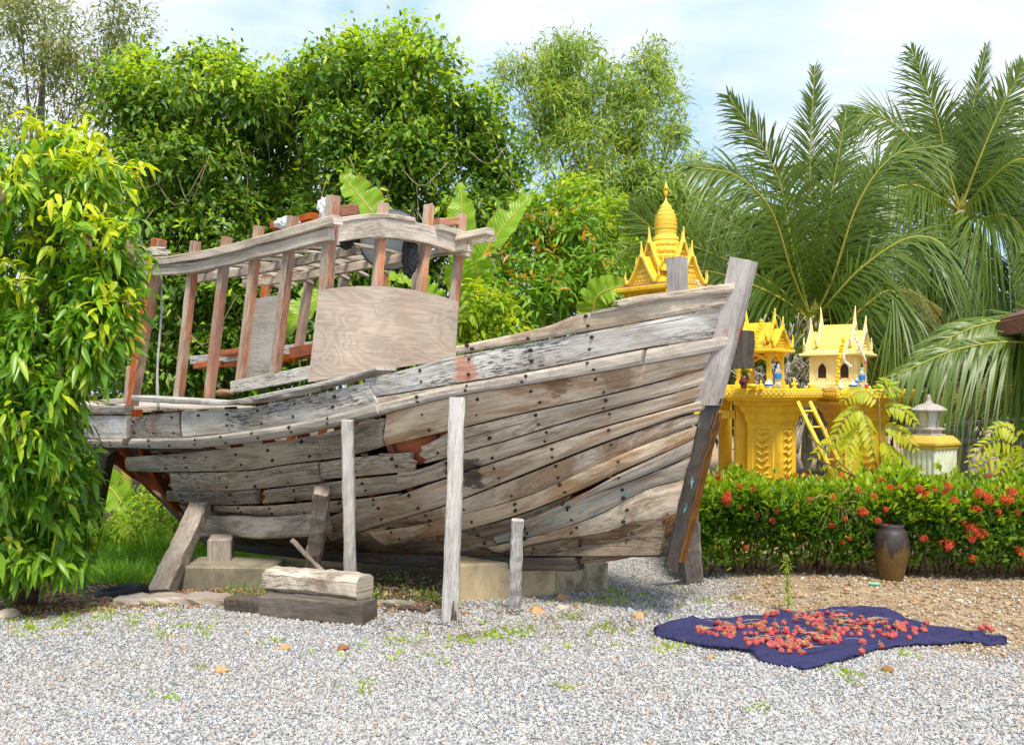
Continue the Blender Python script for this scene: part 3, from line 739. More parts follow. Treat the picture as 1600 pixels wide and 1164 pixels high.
def cloth_h(x, y):
    h = .003 + .022 * max(0, sin(x * 3.7 - y * 9 + 2.2 * sin(x * 2.1))) ** 4 + .018 * max(0, sin(y * 13 + x * 7 + 2 * sin(x * 5))) ** 6 + .026 * (sin(x * 5.1 + y * 3.3) * .5 + .5) * (sin(y * 6.7 - x * 2.2) * .5 + .5)
    h += .020 * max(0, sin(x * 9 + 3 * sin(y * 3.4))) ** 3
    return h
for i in range(NT_):
    for j in range(NS_):
        s = j / (NS_ - 1); a, b = A_[i], B_[i]
        wb_ = 1.5 * sin(i * .29 + 1.7 * sin(i * .11)) + .8 * sin(i * .67 + 2.2 * sin(i * .23)); a = (a[0], a[1] + wb_ * .6); b = (b[0], b[1] + wb_)
        g = G(a[0] + (b[0] - a[0]) * s, a[1] + (b[1] - a[1]) * s)
        e = min(s, 1 - s, i / 12, (NT_ - 1 - i) / 12) * 8
        h = cloth_h(g.x, g.y) + .012 * exp(-((e - .9) / .5) ** 2) * (.5 + .5 * sin(g.x * 4 + 1)) + (.035 * exp(-(s / .05) ** 2) if 40 < i < 84 else 0)
        if e < .35: h *= .3 + 2 * e
        vs.append((g.x, g.y, ground_z(g.x, g.y) + h + .010))
for i in range(NT_ - 1):
    for j in range(NS_ - 1):
        q = i * NS_ + j; fs.append((q, q + 1, q + NS_ + 1, q + NS_))
CL = G(1290, 1000)
cl = npmesh('cloth', vs, fs, M['cloth'], smooth=True, loc=CL)
sd = cl.modifiers.new('Solidify', 'SOLIDIFY'); sd.thickness = .006; sd.offset = 1
tag(cl, 'crumpled navy blue cloth spread on the ground with red fruit drying on it', 'cloth')
from mathutils.bvhtree import BVHTree
CB = BVHTree.FromPolygons([V(v) for v in vs], fs)
M['fruit'] = plain('dried red fruit skin', (0.43, 0.07, 0.075), .8, .15, 60, .45, .5, dirt=(0.56, 0.27, 0.19), dirt_amt=.65)
M['fruitdk'] = plain('dark red fruit skin', (0.36, 0.03, 0.045), .55, .35, 60, .35, .4)
M['stalk'] = plain('dry yellow green stalk', (0.44, 0.38, 0.16), .8, .2, 20, .2)
def fruit_mesh(seed, mat):
    rg = random.Random(seed); bm = bmesh.new(); bmesh.ops.create_icosphere(bm, subdivisions=2, radius=.021)
    for v in bm.verts: v.co *= 1 + rg.uniform(-.12, .16); v.co.z *= .92
    for f in bm.faces: f.smooth = False
    me = bpy.data.meshes.new('red_fruit'); bm.to_mesh(me); bm.free()
    me.materials.append(mat); return me
def calyx_mesh(seed):
    rg = random.Random(seed); mb = MB()
    tube(mb, [V((0, 0, .015)), V((rg.uniform(-.01, .01), rg.uniform(-.01, .01), .032)), V((rg.uniform(-.02, .02), rg.uniform(-.02, .02), .036))], .0026, .0018, 5)
    for k in range(5):
        a = k * 1.256; mb.add([V((cos(a) * .004, sin(a) * .004, .021)), V((cos(a + .35) * .012, sin(a + .35) * .012, .022)), V((cos(a) * .021, sin(a) * .021, .017)), V((cos(a - .35) * .012, sin(a - .35) * .012, .022))], [(0, 1, 2, 3)])
    me = mb.build('calyx', M['stalk'], None, loc=V((0, 0, 0))); m = me.data; bpy.data.objects.remove(me); return m
FM = [fruit_mesh(k, M['fruit']) for k in range(4)] + [fruit_mesh(9, M['fruitdk'])]
CM = [calyx_mesh(k) for k in range(3)]
def infruit(x, y):                                  # the heaps' outline on the cloth, in picture terms
    e = lambda cx, cy, rx, ry: ((x - cx) / rx) ** 2 + ((y - cy) / ry) ** 2 < 1
    return e(1160, 996, 78, 15) or e(1290, 979, 48, 15) or e(1250, 1010, 66, 16) or e(1350, 993, 85, 12) or e(1235, 1022, 40, 11) or e(1420, 989, 34, 8) or (R.random() < .16 and e(1270, 1000, 170, 30))
cnt = 0; tries = 0
while cnt < 296 and tries < 30000:
    tries += 1; x, y = R.uniform(1085, 1470), R.uniform(955, 1040)
    if not infruit(x, y): continue
    g = G(x, y); hit_ = CB.ray_cast(V((g.x, g.y, 1)), V((0, 0, -1)))
    if hit_[0] is None: continue
    o = bpy.data.objects.new('red_fruit', R.choice(FM)); s = R.uniform(.68, 1.08)
    o.location = hit_[0] + V((0, 0, .012 + .010 * (R.random() < .25))); o.scale = (s, s, s); o.rotation_euler = (R.uniform(-1.2, 1.2), R.uniform(-1.2, 1.2), R.uniform(0, 6.3)); link(o)
    tag(o, 'small knobbly red fruit drying among many on the navy blue cloth', 'fruit', 'red fruits drying on the blue cloth')
    if R.random() < .45:
        c = bpy.data.objects.new('calyx', R.choice(CM)); link(c, o)
    cnt += 1
for k, (x, y) in enumerate(((1533, 993), (1548, 995), (1540, 990))):
    g = G(x, y); o = bpy.data.objects.new('red_fruit', FM[k]); o.location = (g.x, g.y, g.z + .05); link(o)
    tag(o, 'small red fruit on the far right corner of the blue cloth', 'fruit', 'red fruits on the cloth corner')
# stalks and leaf strips among the fruit
for k in range(34):
    while True:
        x, y = R.uniform(1095, 1450), R.uniform(965, 1030)
        if infruit(x, y): break
    g = G(x, y); hit_ = CB.ray_cast(V((g.x, g.y, 1)), V((0, 0, -1)))
    if hit_[0] is None: continue
    mb = MB(); a = R.uniform(-.5, .5); L = R.uniform(.03, .09); d = V((cos(a), sin(a), 0)); s = V((-sin(a), cos(a), 0)) * R.uniform(.002, .008)
    p = hit_[0] + V((0, 0, .045)); pts = [p - d * L, p - d * L * .3 + V((0, 0, .006)) , p + d * L * .4 + V((0, 0, .004)), p + d * L]
    for i in range(3):
        k0, k1 = (.4, 1, 1, .2)[i], (.4, 1, 1, .2)[i + 1]
        mb.add([pts[i] - s * k0, pts[i] + s * k0, pts[i + 1] + s * k1, pts[i + 1] - s * k1], [(0, 1, 2, 3)])
    tag(mb.build('dry_leaf', M['stalk'], None, loc=p), 'pale green leaf strip lying among the red fruit on the cloth', 'leaf', 'leaf strips among the drying fruit')

# ---------------------------------------------------------------- things up on the cabin roof
M['rope'] = plain('dirty white rope', (0.50, 0.47, 0.42), .9, .2, 60, .3, .5)
mb = MB(); c0 = onB(246, 396, CW); pts = []
for k in range(60):
    a = k * .42; pts.append(c0 + V((cos(a) * (.085 + .015 * sin(k)), sin(a) * (.085 + .015 * cos(k * 1.7)), -.035 + .0013 * k)))
tube(mb, pts, .011, seg=6, n=150)
tail = [c0 + V((.06, -.09, -.02)), c0 + EF * .18 + ES * .06 + V((0, 0, -.02)), c0 + EF * .32 + ES * .07 + V((0, 0, -.03))]
tube(mb, tail, .010, seg=6, n=12)
tag(mb.build('rope_coil', M['rope'], None, loc=c0), 'dirty white rope coiled round the orange post head on the cabin roof', 'rope')
mb = MB(); a = onB(252, 430, CW - .1); b = onB(247, 640, CW - .1)
tube(mb, [a, a.lerp(b, .3) + V((.01, 0, 0)), a.lerp(b, .7) + V((-.015, 0, 0)), b], .011, .015, seg=6, n=30, jit=.25)
tag(mb.build('hanging_rope', M['rope'], None, loc=b), 'grey frayed rope hanging down inside the stern end of the cabin', 'rope')
M['bag'] = plain('white plastic bag', (0.62, 0.63, 0.66), .4, .5, 12, .06, .6)
M['blackbag'] = plain('black plastic sheet', (0.013, 0.013, 0.017), .35, .5, 12, .3, .6)
def crumple(name, c, r, mat, label, cat, sc=(1, 1, 1), seed=1, sub=4, amp=.4):
    rg = random.Random(seed); bm = bmesh.new(); bmesh.ops.create_icosphere(bm, subdivisions=sub, radius=1)
    w = [(V((rg.gauss(0, 1), rg.gauss(0, 1), rg.gauss(0, 1))) * 2.6, rg.uniform(0, 6)) for _ in range(9)]
    for v in bm.verts:
        n = v.co.normalized(); s = sum(abs(sin(n.dot(a) + ph)) for a, ph in w) / 9 - .6
        v.co = n * (1 + amp * s * 2); v.co = V((v.co.x * sc[0], v.co.y * sc[1], v.co.z * sc[2])) * r
    me = bpy.data.meshes.new(name); bm.to_mesh(me); bm.free(); me.materials.append(mat)
    o = bpy.data.objects.new(name, me); o.location = c; link(o); return tag(o, label, cat)
crumple('plastic_bag', onB(449, 349, CW - .12), .065, M['bag'], 'smaller crumpled white plastic bag on the cabin roof edge', 'bag', (1.5, .8, .75), 2, amp=.6)
crumple('plastic_bag', onB(510, 326, CW - .10), .085, M['bag'], 'larger torn white plastic bag behind the tall front roof post', 'bag', (.8, .7, 1.15), 5, amp=.7)
crumple('black_sheet', onU(640, 400, CU + .05), .12, M['blackbag'], 'torn black plastic sheet hanging under the front roof beam', 'plastic sheet', (.6, .35, 1.5), 8, amp=.42)
crumple('rag', onU(541, 380, CU + .1), .05, M['blackbag'], 'small dark rag caught on the roof beam over the dish', 'rag', (1.2, .5, 1.0), 12, amp=.8)
crumple('bread_loaf_float', onB(350, 614, .3), .07, M['rock'], 'tan lump like an old float lying on the aft deck', 'float', (1.4, .8, .55), 20, amp=.15)
M['dish'] = plain('blue grey painted metal', (0.60, 0.67, 0.72), .5, .4, 6, .12, .1, dirt=(0.42, 0.40, 0.37), dirt_amt=.35)
M['dishrim'] = plain('dark dish rim', (0.02, 0.022, 0.026), .5)
M['emblem'] = plain('pale worn scroll paint', (0.62, 0.60, 0.54), .7)
dc = onU(612, 374, CU + .28); dn = (V((0, 0, -.75)) + EF * 1.0 + ES * .7).normalized()
dx = dn.cross(V((0, 0, 1))).normalized(); dy = dx.cross(dn)
dsh = thing('satellite_dish', dc, 'round blue grey dish with a worn scroll pattern, tucked under the cabin roof', 'dish')
mb = MB(); rings = []
for r, o in ((.02, .045), (.12, .035), (.22, .012), (.29, -.02), (.29, -.03), (.22, .0), (.12, .023), (.02, .033)):
    rings.append([dc + (dx * cos(a) + dy * sin(a)) * r - dn * o for a in [2 * pi * k / 40 for k in range(40)]])
ring_loft(mb, rings, smooth=True); mb.build('dish_face', M['dish'], dsh)
mb = MB(); rg = []
for k in range(41):
    a = 2 * pi * k / 40; q = dc + (dx * cos(a) + dy * sin(a)) * .292 + dn * .025; e = dx * cos(a) + dy * sin(a)
    rg.append([q + e * .008, q + dn * .012, q - e * .008, q - dn * .012])
ring_loft(mb, rg, caps=False); mb.build('rim', M['dishrim'], dsh)
mb = MB()
for cx, cy, s in ((-.10, .07, 1), (-.04, .10, -1), (.01, .06, 1), (-.12, .0, -1)):
    pts = []
    for k in range(14):
        a = k * .55 * s; rr = .008 + .0024 * k; x, y = cx + cos(a) * rr, cy + sin(a) * rr
        q2 = x * x + y * y; pts.append(dc + dx * x + dy * y + dn * (-.033 + .68 * q2 + .004))
    tube(mb, pts, .006, .004, seg=5, n=28)
mb.build('scroll_emblem', M['emblem'], dsh)
# =================================================================== shrine yard: tables, spirit houses, lamp, fence, jar, house
M['gold'] = plain('golden yellow paint', (0.848, 0.590, 0.035), .5, .4, 14, .12, .2, dirt=(0.36, 0.16, 0.015), dirt_amt=.7)
M['goldor'] = plain('orange yellow paint', (0.837, 0.528, 0.030), .5, .4, 9, .12, .15, dirt=(0.551, 0.278, 0.015), dirt_amt=.4)
M['goldlt'] = plain('bright yellow relief', (0.86, 0.60, 0.08), .45, .4, 25, .12, .2)
M['cream'] = plain('cream peach paint', (0.850, 0.726, 0.352), .55, .35, 12, .08, .1, dirt=(0.686, 0.484, 0.194), dirt_amt=.3)
M['creamroof'] = plain('pale yellow roof tiles', (0.832, 0.648, 0.160), .5, .35, 12, .1, .1)
M['doorshade'] = plain('painted doorway shade', (0.05, 0.03, 0.02), .9)  # flat dark colour standing for shade inside the doorways
M['redor'] = plain('rust stained eave', (0.42, 0.20, 0.09), .7, .3, 10, .2)
D45 = pi / 4
def frieze(mb, c, half, z, rot, mi, n=26, r=.014, amp=.010):
    """row of small knobs along the four edges of a square slab"""
    c = V(c)
    for s in range(4):
        a = rot + s * pi / 2; t = V((-sin(a), cos(a), 0)); o = V((cos(a), sin(a), 0))
        for k in range(n):
            f = (k + .5) / n * 2 - 1; p = c + o * (half + .004) + t * half * f + V((0, 0, z + amp * (1 if k % 2 else -1)))
            mb.add([p + t * r + V((0, 0, 0)), p + V((0, 0, r)), p - t * r, p - V((0, 0, r)), p + o * r], [(0, 1, 4), (1, 2, 4), (2, 3, 4), (3, 0, 4)], None, mi)
def relief(mb, c, half, z0, z1, rot, mi, wfrac=.52, seed=0):
    rg = random.Random(seed); c = V(c)
    for s in range(4):
        a = rot + s * pi / 2; t = V((-sin(a), cos(a), 0)); o = V((cos(a), sin(a), 0))
        fw = half * (wfrac + .16)
        fr = [(-fw, z0), (fw, z0), (fw, z1), (-fw, z1)]
        for k in range(4):
            (x0, y0), (x1, y1) = fr[k], fr[(k + 1) % 4]
            bar(mb, [c + o * (half + .003) + t * x0 + V((0, 0, y0)), c + o * (half + .003) + t * x1 + V((0, 0, y1))], .014, .014, up=o, ch=.003, n=2, jit=0, mi=mi)
        rows = 7
        for i in range(rows):
            z = z0 + (z1 - z0) * (i + .5) / rows
            for sgn in (-1, 1):
                pts = [c + o * (half + .004) + t * sgn * half * .05 + V((0, 0, z - .03)), c + o * (half + .014) + t * sgn * half * wfrac * rg.uniform(.4, .6) + V((0, 0, z + .01)),
                       c + o * (half + .006) + t * sgn * half * wfrac * rg.uniform(.7, .95) + V((0, 0, z + rg.uniform(-.03, .03)))]
                tube(mb, pts, .014, .005, seg=5, n=5, mi=mi)
def pedestal_prof(h):                              # (half width, height) of a moulded pedestal
    return [(.30, 0), (.30, .05), (.26, .075), (.245, .15), (.225, .17), (.20, .20), (.20, .22), (.18, .235), (.18, h - .23), (.19, h - .22), (.20, h - .19), (.205, h - .14), (.235, h - .10), (.24, h - .06), (.29, h - .03), (.29, h)]
gz = ground_z(3, 10)
# -- diamond table of the pavilion
T1 = V((2.72, 10.42, gz)); TT = EYE + 3 / F * 10.4           # height of the table tops
t1 = thing('altar_table', T1, 'yellow altar table set cornerwise, nearest the boat stem, on one carved pedestal', 'altar table', 'yellow altar tables')
H1 = TT - .13 - gz - .35
pb = T1 + V((0, 0, .35))
mb = MB(); sqprism(mb, T1, [(.36, 0), (.36, .30), (.33, .35)], D45); mb.build('plinth', M['goldor'], t1)
mb = MB(); sqprism(mb, pb, pedestal_prof(H1), D45); relief(mb, pb, .18, .30, H1 - .28, D45, 1, seed=1); mb.build('pedestal', [M['goldor'], M['goldlt']], t1)
mb = MB(); sqprism(mb, V((T1.x, T1.y, TT - .13)), [(.325, 0), (.36, .035), (.375, .04), (.375, .115), (.365, .13)], D45); frieze(mb, V((T1.x, T1.y, TT - .13)), .375, .078, D45, 1); mb.build('tabletop', [M['goldor'], M['goldlt']], t1)
# -- table of the cream house
T2 = V((3.755, 10.72, gz)); T2T = TT - .006
t2 = thing('altar_table', T2, 'yellow altar table standing right of the ladder under the cream spirit house', 'altar table', 'yellow altar tables')
pb2 = T2 + V((-.05, 0, .30)); H2 = T2T - .13 - gz - .30
mb = MB(); sqprism(mb, T2 + V((-.05, 0, 0)), [(.42, 0), (.42, .25), (.38, .30)], .1); mb.build('plinth', M['goldor'], t2)
mb = MB(); sqprism(mb, pb2, [(r * 1.25, z) for r, z in pedestal_prof(H2)], .1); relief(mb, pb2, .225, .30, H2 - .28, .1, 1, seed=2); mb.build('pedestal', [M['goldor'], M['goldlt']], t2)
mb = MB(); sqprism(mb, V((T2.x, T2.y, T2T - .13)), [(.38, 0), (.42, .035), (.435, .04), (.435, .115), (.425, .13)], .06); frieze(mb, V((T2.x, T2.y, T2T - .13)), .435, .078, .06, 1); mb.build('tabletop', [M['goldor'], M['goldlt']], t2)
# -- table of the spire house, behind the bow
T3 = V((1.78, 11.0, gz)); T3T = 1.66
t3 = thing('altar_table', T3, 'yellow four post altar table half hidden behind the boat stem', 'altar table', 'yellow altar tables')
mb = MB(); obox(mb, V((T3.x, T3.y, T3T - .12)), 1.46, 1.0, .12); mb.build('tabletop', M['goldor'], t3)
for sx in (-1, 1):
    for sy in (-1, 1):
        mb = MB(); obox(mb, T3 + V((sx * .66, sy * .4, 0)), .13, .13, T3T - .123 - gz); mb.build('leg', M['goldor'], t3)
mb = MB(); obox(mb, T3 + V((0, -.40, T3T - gz - .36)), 1.18, .08, .09); mb.build('cross_rail', M['goldor'], t3)
mb = MB(); obox(mb, T3 + V((0, -.40, .46)), 1.18, .08, .11); mb.build('cross_rail', M['goldor'], t3)
mb = MB(); sqprism(mb, V((1.72, 9.55, gz)), [(.22, 0), (.22, .55), (.20, .60), (.13, .68), (.12, .9), (.15, .93), (.15, .96)], .3)
tag(mb.build('low_pedestal', M['goldor'], None, loc=V((1.72, 9.55, gz))), 'small orange yellow pedestal just behind the black painted stem', 'pedestal')

def gable(mb, c, ax, half_l, half_w, z0, hgt, mi_roof, mi_trim, spike=.0, thick=.022, sweep=.16, tiles=True):
    """one Thai roof tier: ridge along ax, concave slopes, barge boards and horn finials"""
    c = V(c); t = V((cos(ax), sin(ax), 0)); s = V((-sin(ax), cos(ax), 0)); N = 7
    prof = [(half_w * (1 - k / N), z0 + hgt * ((k / N) ** 1.35)) for k in range(N + 1)]
    for sgn in (-1, 1):
        rings = []
        for e in (-half_l, half_l):
            up = [c + t * e + s * sgn * w + V((0, 0, z)) for w, z in prof]
            lo = [p - V((0, 0, thick)) for p in up[::-1]]
            rings.append(up + lo)
        ring_loft(mb, rings, mi_roof)
        if tiles:
            m = max(6, int(half_l * 2 / .026))
            for k in range(m):
                e = -half_l + (k + .5) / m * 2 * half_l
                tube(mb, [c + t * e + s * sgn * w + V((0, 0, z + .002)) for w, z in prof], .007, seg=5, n=6, mi=mi_roof)
    for e in (-1, 1):
        o = c + t * e * (half_l + .008)
        for sgn in (-1, 1):
            pts = [o + s * sgn * (w + .012) + V((0, 0, z + .012)) for w, z in prof]
            pts = [pts[0] + s * sgn * .03 + V((0, 0, .035))] + pts
            bar(mb, pts, .030, .030, up=t, ch=.005, n=12, jit=0, mi=mi_trim)
            q = pts[0]; tube(mb, [q, q + s * sgn * .012 + V((0, 0, .05)), q + V((0, 0, .105))], .016, .003, seg=6, n=5, mi=mi_trim)
            for k in range(1, N):
                p = pts[k + 1] if k + 1 < len(pts) else pts[-1]
                tube(mb, [p, p + s * sgn * .010 + V((0, 0, .034))], .009, .002, seg=5, n=2, mi=mi_trim)
        # tympanum
        a = [c + t * e * (half_l - .02) + s * w + V((0, 0, z - .004)) for w, z in prof] + [c + t * e * (half_l - .02) - s * w + V((0, 0, z - .004)) for w, z in prof[::-1][1:]]
        mb.add(a, [list(range(len(a)))], None, mi_trim)
        for k in range(5):
            f = (k + .5) / 5; ww = half_w * (1 - f) * .6; zz = z0 + hgt * f ** 1.35 * .9 + .02
            for j in range(-2, 3):
                p = c + t * e * (half_l - .015) + s * ww * j / 2.2 + V((0, 0, zz))
                tube(mb, [p - V((0, 0, .012)), p + t * e * .012, p + V((0, 0, .014))], .008, .004, seg=5, n=3, mi=mi_trim)
        if spike:
            q = o + V((0, 0, z0 + hgt)); tube(mb, [q - V((0, 0, .03)), q + V((0, 0, spike * .35)), q + t * e * .008 + V((0, 0, spike))], .030, .004, seg=7, n=7, mi=mi_trim)
def arch_panel(mb, c, t, o, w, h, mi_f, mi_h):
    """pointed doorway: raised frame and flat dark panel on the wall, painted for the shaded inside"""
    prof = [(-w, 0), (-w, h * .55), (-w * .8, h * .75), (0, h), (w * .8, h * .75), (w, h * .55), (w, 0)]
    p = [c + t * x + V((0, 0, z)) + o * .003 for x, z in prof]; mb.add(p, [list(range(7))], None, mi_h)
    bar(mb, [c + o * .006 + t * x * 1.25 + V((0, 0, z * 1.06)) for x, z in prof], .016, .014, up=o, ch=.003, n=16, jit=0, mi=mi_f)

# -- cream spirit house
hc = V((3.53, 10.78, T2T)); ph = -radians(33); hs_ = thing('spirit_house', hc, 'cream walled spirit house with four tall roof spikes and arched windows', 'spirit house')
hx, hy = .245, .19; t = V((cos(ph), sin(ph), 0)); s = V((-sin(ph), cos(ph), 0))
mb = MB(); obox(mb, hc, hx * 2 + .10, hy * 2 + .10, .035, ph, ch=.008); obox(mb, hc + V((0, 0, .033)), hx * 2 + .05, hy * 2 + .05, .03, ph, ch=.008); mb.build('base', M['cream'], hs_)
mb = MB(); obox(mb, hc + V((0, 0, .06)), hx * 2, hy * 2, .30, ph, ch=.004)
for sx in (-1, 1):
    for sy in (-1, 1): obox(mb, hc + V((0, 0, .061)) + t * sx * (hx - .012) + s * sy * (hy - .012), .045, .045, .288, ph, ch=.006)
for e in (-1, 1):
    o = -s * e * -1
for o, tt, half, n in ((-s, t, hy, 2), (s, t, hy, 2), (t, s, hx, 1), (-t, s, hx, 1)):
    for k in range(n):
        off = 0 if n == 1 else (-.115 if k == 0 else .12)
        arch_panel(mb, hc + o * half + tt * off + V((0, 0, .12)), tt, o, .042 if n == 2 else .06, .16 if n == 2 else .19, 0, 1)
mb.build('wall', [M['cream'], M['doorshade']], hs_)
mb = MB(); sqz = hc + V((0, 0, .355))
obox(mb, sqz, hx * 2 + .20, hy * 2 + .18, .028, ph, ch=.008); obox(mb, sqz + V((0, 0, .026)), hx * 2 + .14, hy * 2 + .12, .03, ph, ch=.008); mb.build('eaves', M['cream'], hs_)
mb = MB(); gable(mb, hc, ph, hx + .035, hy + .03, .405, .22, 0, 1, spike=.16); mb.build('porch_roof', [M['creamroof'], M['cream']], hs_)
mb = MB(); gable(mb, hc, ph, hx - .075, hy - .02, .45, .245, 0, 1, spike=.20); mb.build('main_roof', [M['creamroof'], M['cream']], hs_)
# -- small open pavilion
pc = V((2.62, 10.5, TT)); pr = -radians(40); pv = thing('spirit_pavilion', pc, 'small open yellow spirit pavilion on thin columns behind the boat stem', 'spirit house')
t = V((cos(pr), sin(pr), 0)); s = V((-sin(pr), cos(pr), 0))
mb = MB(); obox(mb, pc, .46, .42, .04, pr); mb.build('base', M['gold'], pv)
for sx in (-1, 1):
    for sy in (-1, 1):
        mb = MB(); q = pc + t * sx * .17 + s * sy * .15 + V((0, 0, .038))
        sqprism(mb, q, [(.03, 0), (.03, .03), (.02, .045), (.018, .28), (.03, .31), (.034, .34)], pr); mb.build('column', M['gold'], pv)
mb = MB()
for o, tt, d, L in ((s, t, .15, .17), (-s, t, .15, .17), (t, s, .17, .15), (-t, s, .17, .15)):
    bar(mb, [pc + o * d + tt * (-L + .02) + V((0, 0, .29)), pc + o * d + V((0, 0, .355)), pc + o * d + tt * (L - .02) + V((0, 0, .29))], .012, .03, n=7, jit=0)
obox(mb, pc + V((0, 0, .375)), .56, .50, .035, pr, ch=.008); mb.build('eaves', M['goldor'], pv)
mb = MB(); gable(mb, pc, pr, .24, .20, .42, .20, 0, 0, spike=.13); mb.build('porch_roof', [M['gold']], pv)
mb = MB(); gable(mb, pc, pr, .15, .15, .47, .22, 0, 0, spike=.15); mb.build('main_roof', [M['gold']], pv)
# -- spire house
sc_ = V((1.70, 11.0, T3T)); sr = radians(38); sp_ = thing('spire_spirit_house', sc_, 'large golden spirit house with a ribbed spire and four gables behind the bow', 'spirit house')
zE = EYE + 158 / F * 11 - T3T
t = V((cos(sr), sin(sr), 0)); s = V((-sin(sr), cos(sr), 0))
mb = MB(); obox(mb, sc_, .95, .95, .10, sr); obox(mb, sc_ + V((0, 0, .098)), .84, .84, .08, sr); mb.build('base', M['gold'], sp_)
mb = MB(); obox(mb, sc_ + V((0, 0, .17)), .60, .60, zE - .20, sr, ch=.004)
for o, tt in ((-s, t), (-t, s), (t, s), (s, t)): arch_panel(mb, sc_ + o * .30 + V((0, 0, .45)), tt, o, .11, .42, 0, 1)
for sx in (-1, 1):
    for sy in (-1, 1): obox(mb, sc_ + t * sx * .28 + s * sy * .28 + V((0, 0, .171)), .09, .09, zE - .215, sr)
mb.build('wall', [M['gold'], M['doorshade']], sp_)
mb = MB(); obox(mb, sc_ + V((0, 0, zE - .045)), .86, .86, .05, sr, mi=0, ch=.01); obox(mb, sc_ + V((0, 0, zE + .004)), .76, .76, .035, sr, mi=1, ch=.01); mb.build('eaves', [M['goldor'], M['redor']], sp_)
for nm, hl, hw, z0, hg, spk in (('porch_roof', .37, .20, zE + .035, .30, .16), ('main_roof', .25, .15, zE + .20, .30, .16)):
    for a in (sr, sr + pi / 2):
        mb = MB(); gable(mb, sc_, a, hl, hw, z0, hg, 0, 1, spike=spk, tiles=False); mb.build(nm, [M['gold'], M['goldlt']], sp_)
mb = MB(); zT = zE + .32
prof = [(.20, 0), (.21, .03), (.16, .06), (.185, .09), (.185, .12), (.15, .145), (.165, .16), (.165, .185), (.135, .205), (.145, .22), (.14, .25), (.115, .265), (.115, .29)]
z = .29
for r in (.118, .124, .124, .120, .110, .092, .066):
    prof += [(r, z + .006), (r * 1.04, z + .036), (r * .90, z + .042)]; z += .044
prof += [(.03, z + .03), (.012, z + .06), (.008, z + .10)]
zs0 = zT
lathe(mb, sc_ + V((0, 0, zs0)), prof, seg=24, smooth=False); sc_top = zs0 + z + .10
for k in range(16):
    a = 2 * pi * k / 16
    for rr, h0, h1 in ((.175, .06, .125), (.158, .15, .19)):
        q = sc_ + V((cos(a) * rr, sin(a) * rr, zs0 + h0)); tube(mb, [q, q + V((cos(a) * .012, sin(a) * .012, (h1 - h0) * .6)), q + V((0, 0, h1 - h0))], .012, .004, seg=5, n=4)
mb.build('spire', M['goldlt'], sp_)
mb = MB(); lathe(mb, sc_ + V((0, 0, sc_top)), [(.008, 0), (.022, .02), (.026, .06), (.018, .08), (.036, .085), (.012, .12), (.003, .16)], seg=10); mb.build('finial', M['goldor'], sp_)

# -- offerings
M['petal'] = plain('yellow marigold petals', (0.85, 0.58, 0.02), .7, .2, 40, .25, .4)
M['pinkp'] = plain('pink petals', (0.75, 0.10, 0.25), .7)
M['whitep'] = plain('white petals', (0.85, 0.83, 0.80), .7)
def garland(pts, r, mat, label, name='flower_garland', extra=None):
    mb = MB(); path = catmull(pts, max(6, int(sum((V(pts[i + 1]) - V(pts[i])).length for i in range(len(pts) - 1)) / (r * 1.5))))
    for k, p in enumerate(path):
        c = p + V((R.uniform(-.006, .006), R.uniform(-.006, .006), 0)); rg = []
        for zz, q in ((-1, .2), (-.6, .85), (0, 1), (.6, .85), (1, .2)):
            rg.append([c + V((cos(a) * r * q * R.uniform(.8, 1.2), sin(a) * r * q * R.uniform(.8, 1.2), zz * r)) for a in [2 * pi * j / 7 for j in range(7)]])
        ring_loft(mb, rg, 1 if (extra and k >= len(path) - 2) else 0)
    loc = path[-1]; return tag(mb.build(name, [mat] + ([extra] if extra else []), None, loc=loc), label, 'garland', 'flower garlands on the spirit houses')
g0 = lambda x, y, d: P(x, y, d)
garland([g0(1318, 530, 10.36), g0(1311, 562, 10.36), g0(1308, 600, 10.36)], .022, M['petal'], 'long yellow garland hanging in front of the cream spirit house')
garland([g0(1325, 535, 10.33), g0(1319, 560, 10.30), g0(1328, 572, 10.33)], .014, M['whitep'], 'thin white garland looped at the right gable of the cream house')
garland([g0(1334, 522, 10.33), g0(1344, 545, 10.36), g0(1354, 568, 10.4)], .012, M['whitep'], 'white garland with pink end along the right barge of the cream house', extra=M['pinkp'])
garland([g0(1190, 502, 10.2), g0(1182, 525, 10.16), g0(1176, 545, 10.13)], .020, M['petal'], 'yellow garland on the gable of the small open pavilion')
garland([g0(1045, 432, 10.35), g0(1044, 445, 10.33), g0(1043, 462, 10.33)], .026, M['petal'], 'thick yellow garland under the eave of the golden spire house')
garland([g0(1090, 440, 10.62), g0(1094, 450, 10.65), g0(1102, 462, 10.7)], .016, M['whitep'], 'white and pink ribbon garland at the right eave of the golden house', extra=M['pinkp'])
def glass(name, col, rough=.08):
    m = NT(name); return m.done(m.bsdf(col, rough, .5, trans=.75))
M['water'] = glass('clear plastic', (0.86, 0.90, 0.93)); M['label'] = plain('blue label', (0.02, 0.22, 0.62), .4); M['bcap'] = plain('pale blue cap', (0.30, 0.58, 0.80), .4)
M['porc'] = plain('white porcelain', (0.80, 0.80, 0.82), .25, .5, 20, .05); M['bluep'] = plain('blue glaze', (0.03, 0.07, 0.32), .3, .5)
M['maroon'] = plain('maroon glaze', (0.10, 0.015, 0.015), .3, .5, 20, .2); M['redpl'] = plain('red plastic', (0.65, 0.03, 0.03), .4)
M['leafy'] = leafmat('offering leaves', (0.10, 0.22, 0.02), (0.25, 0.36, 0.04), .2)
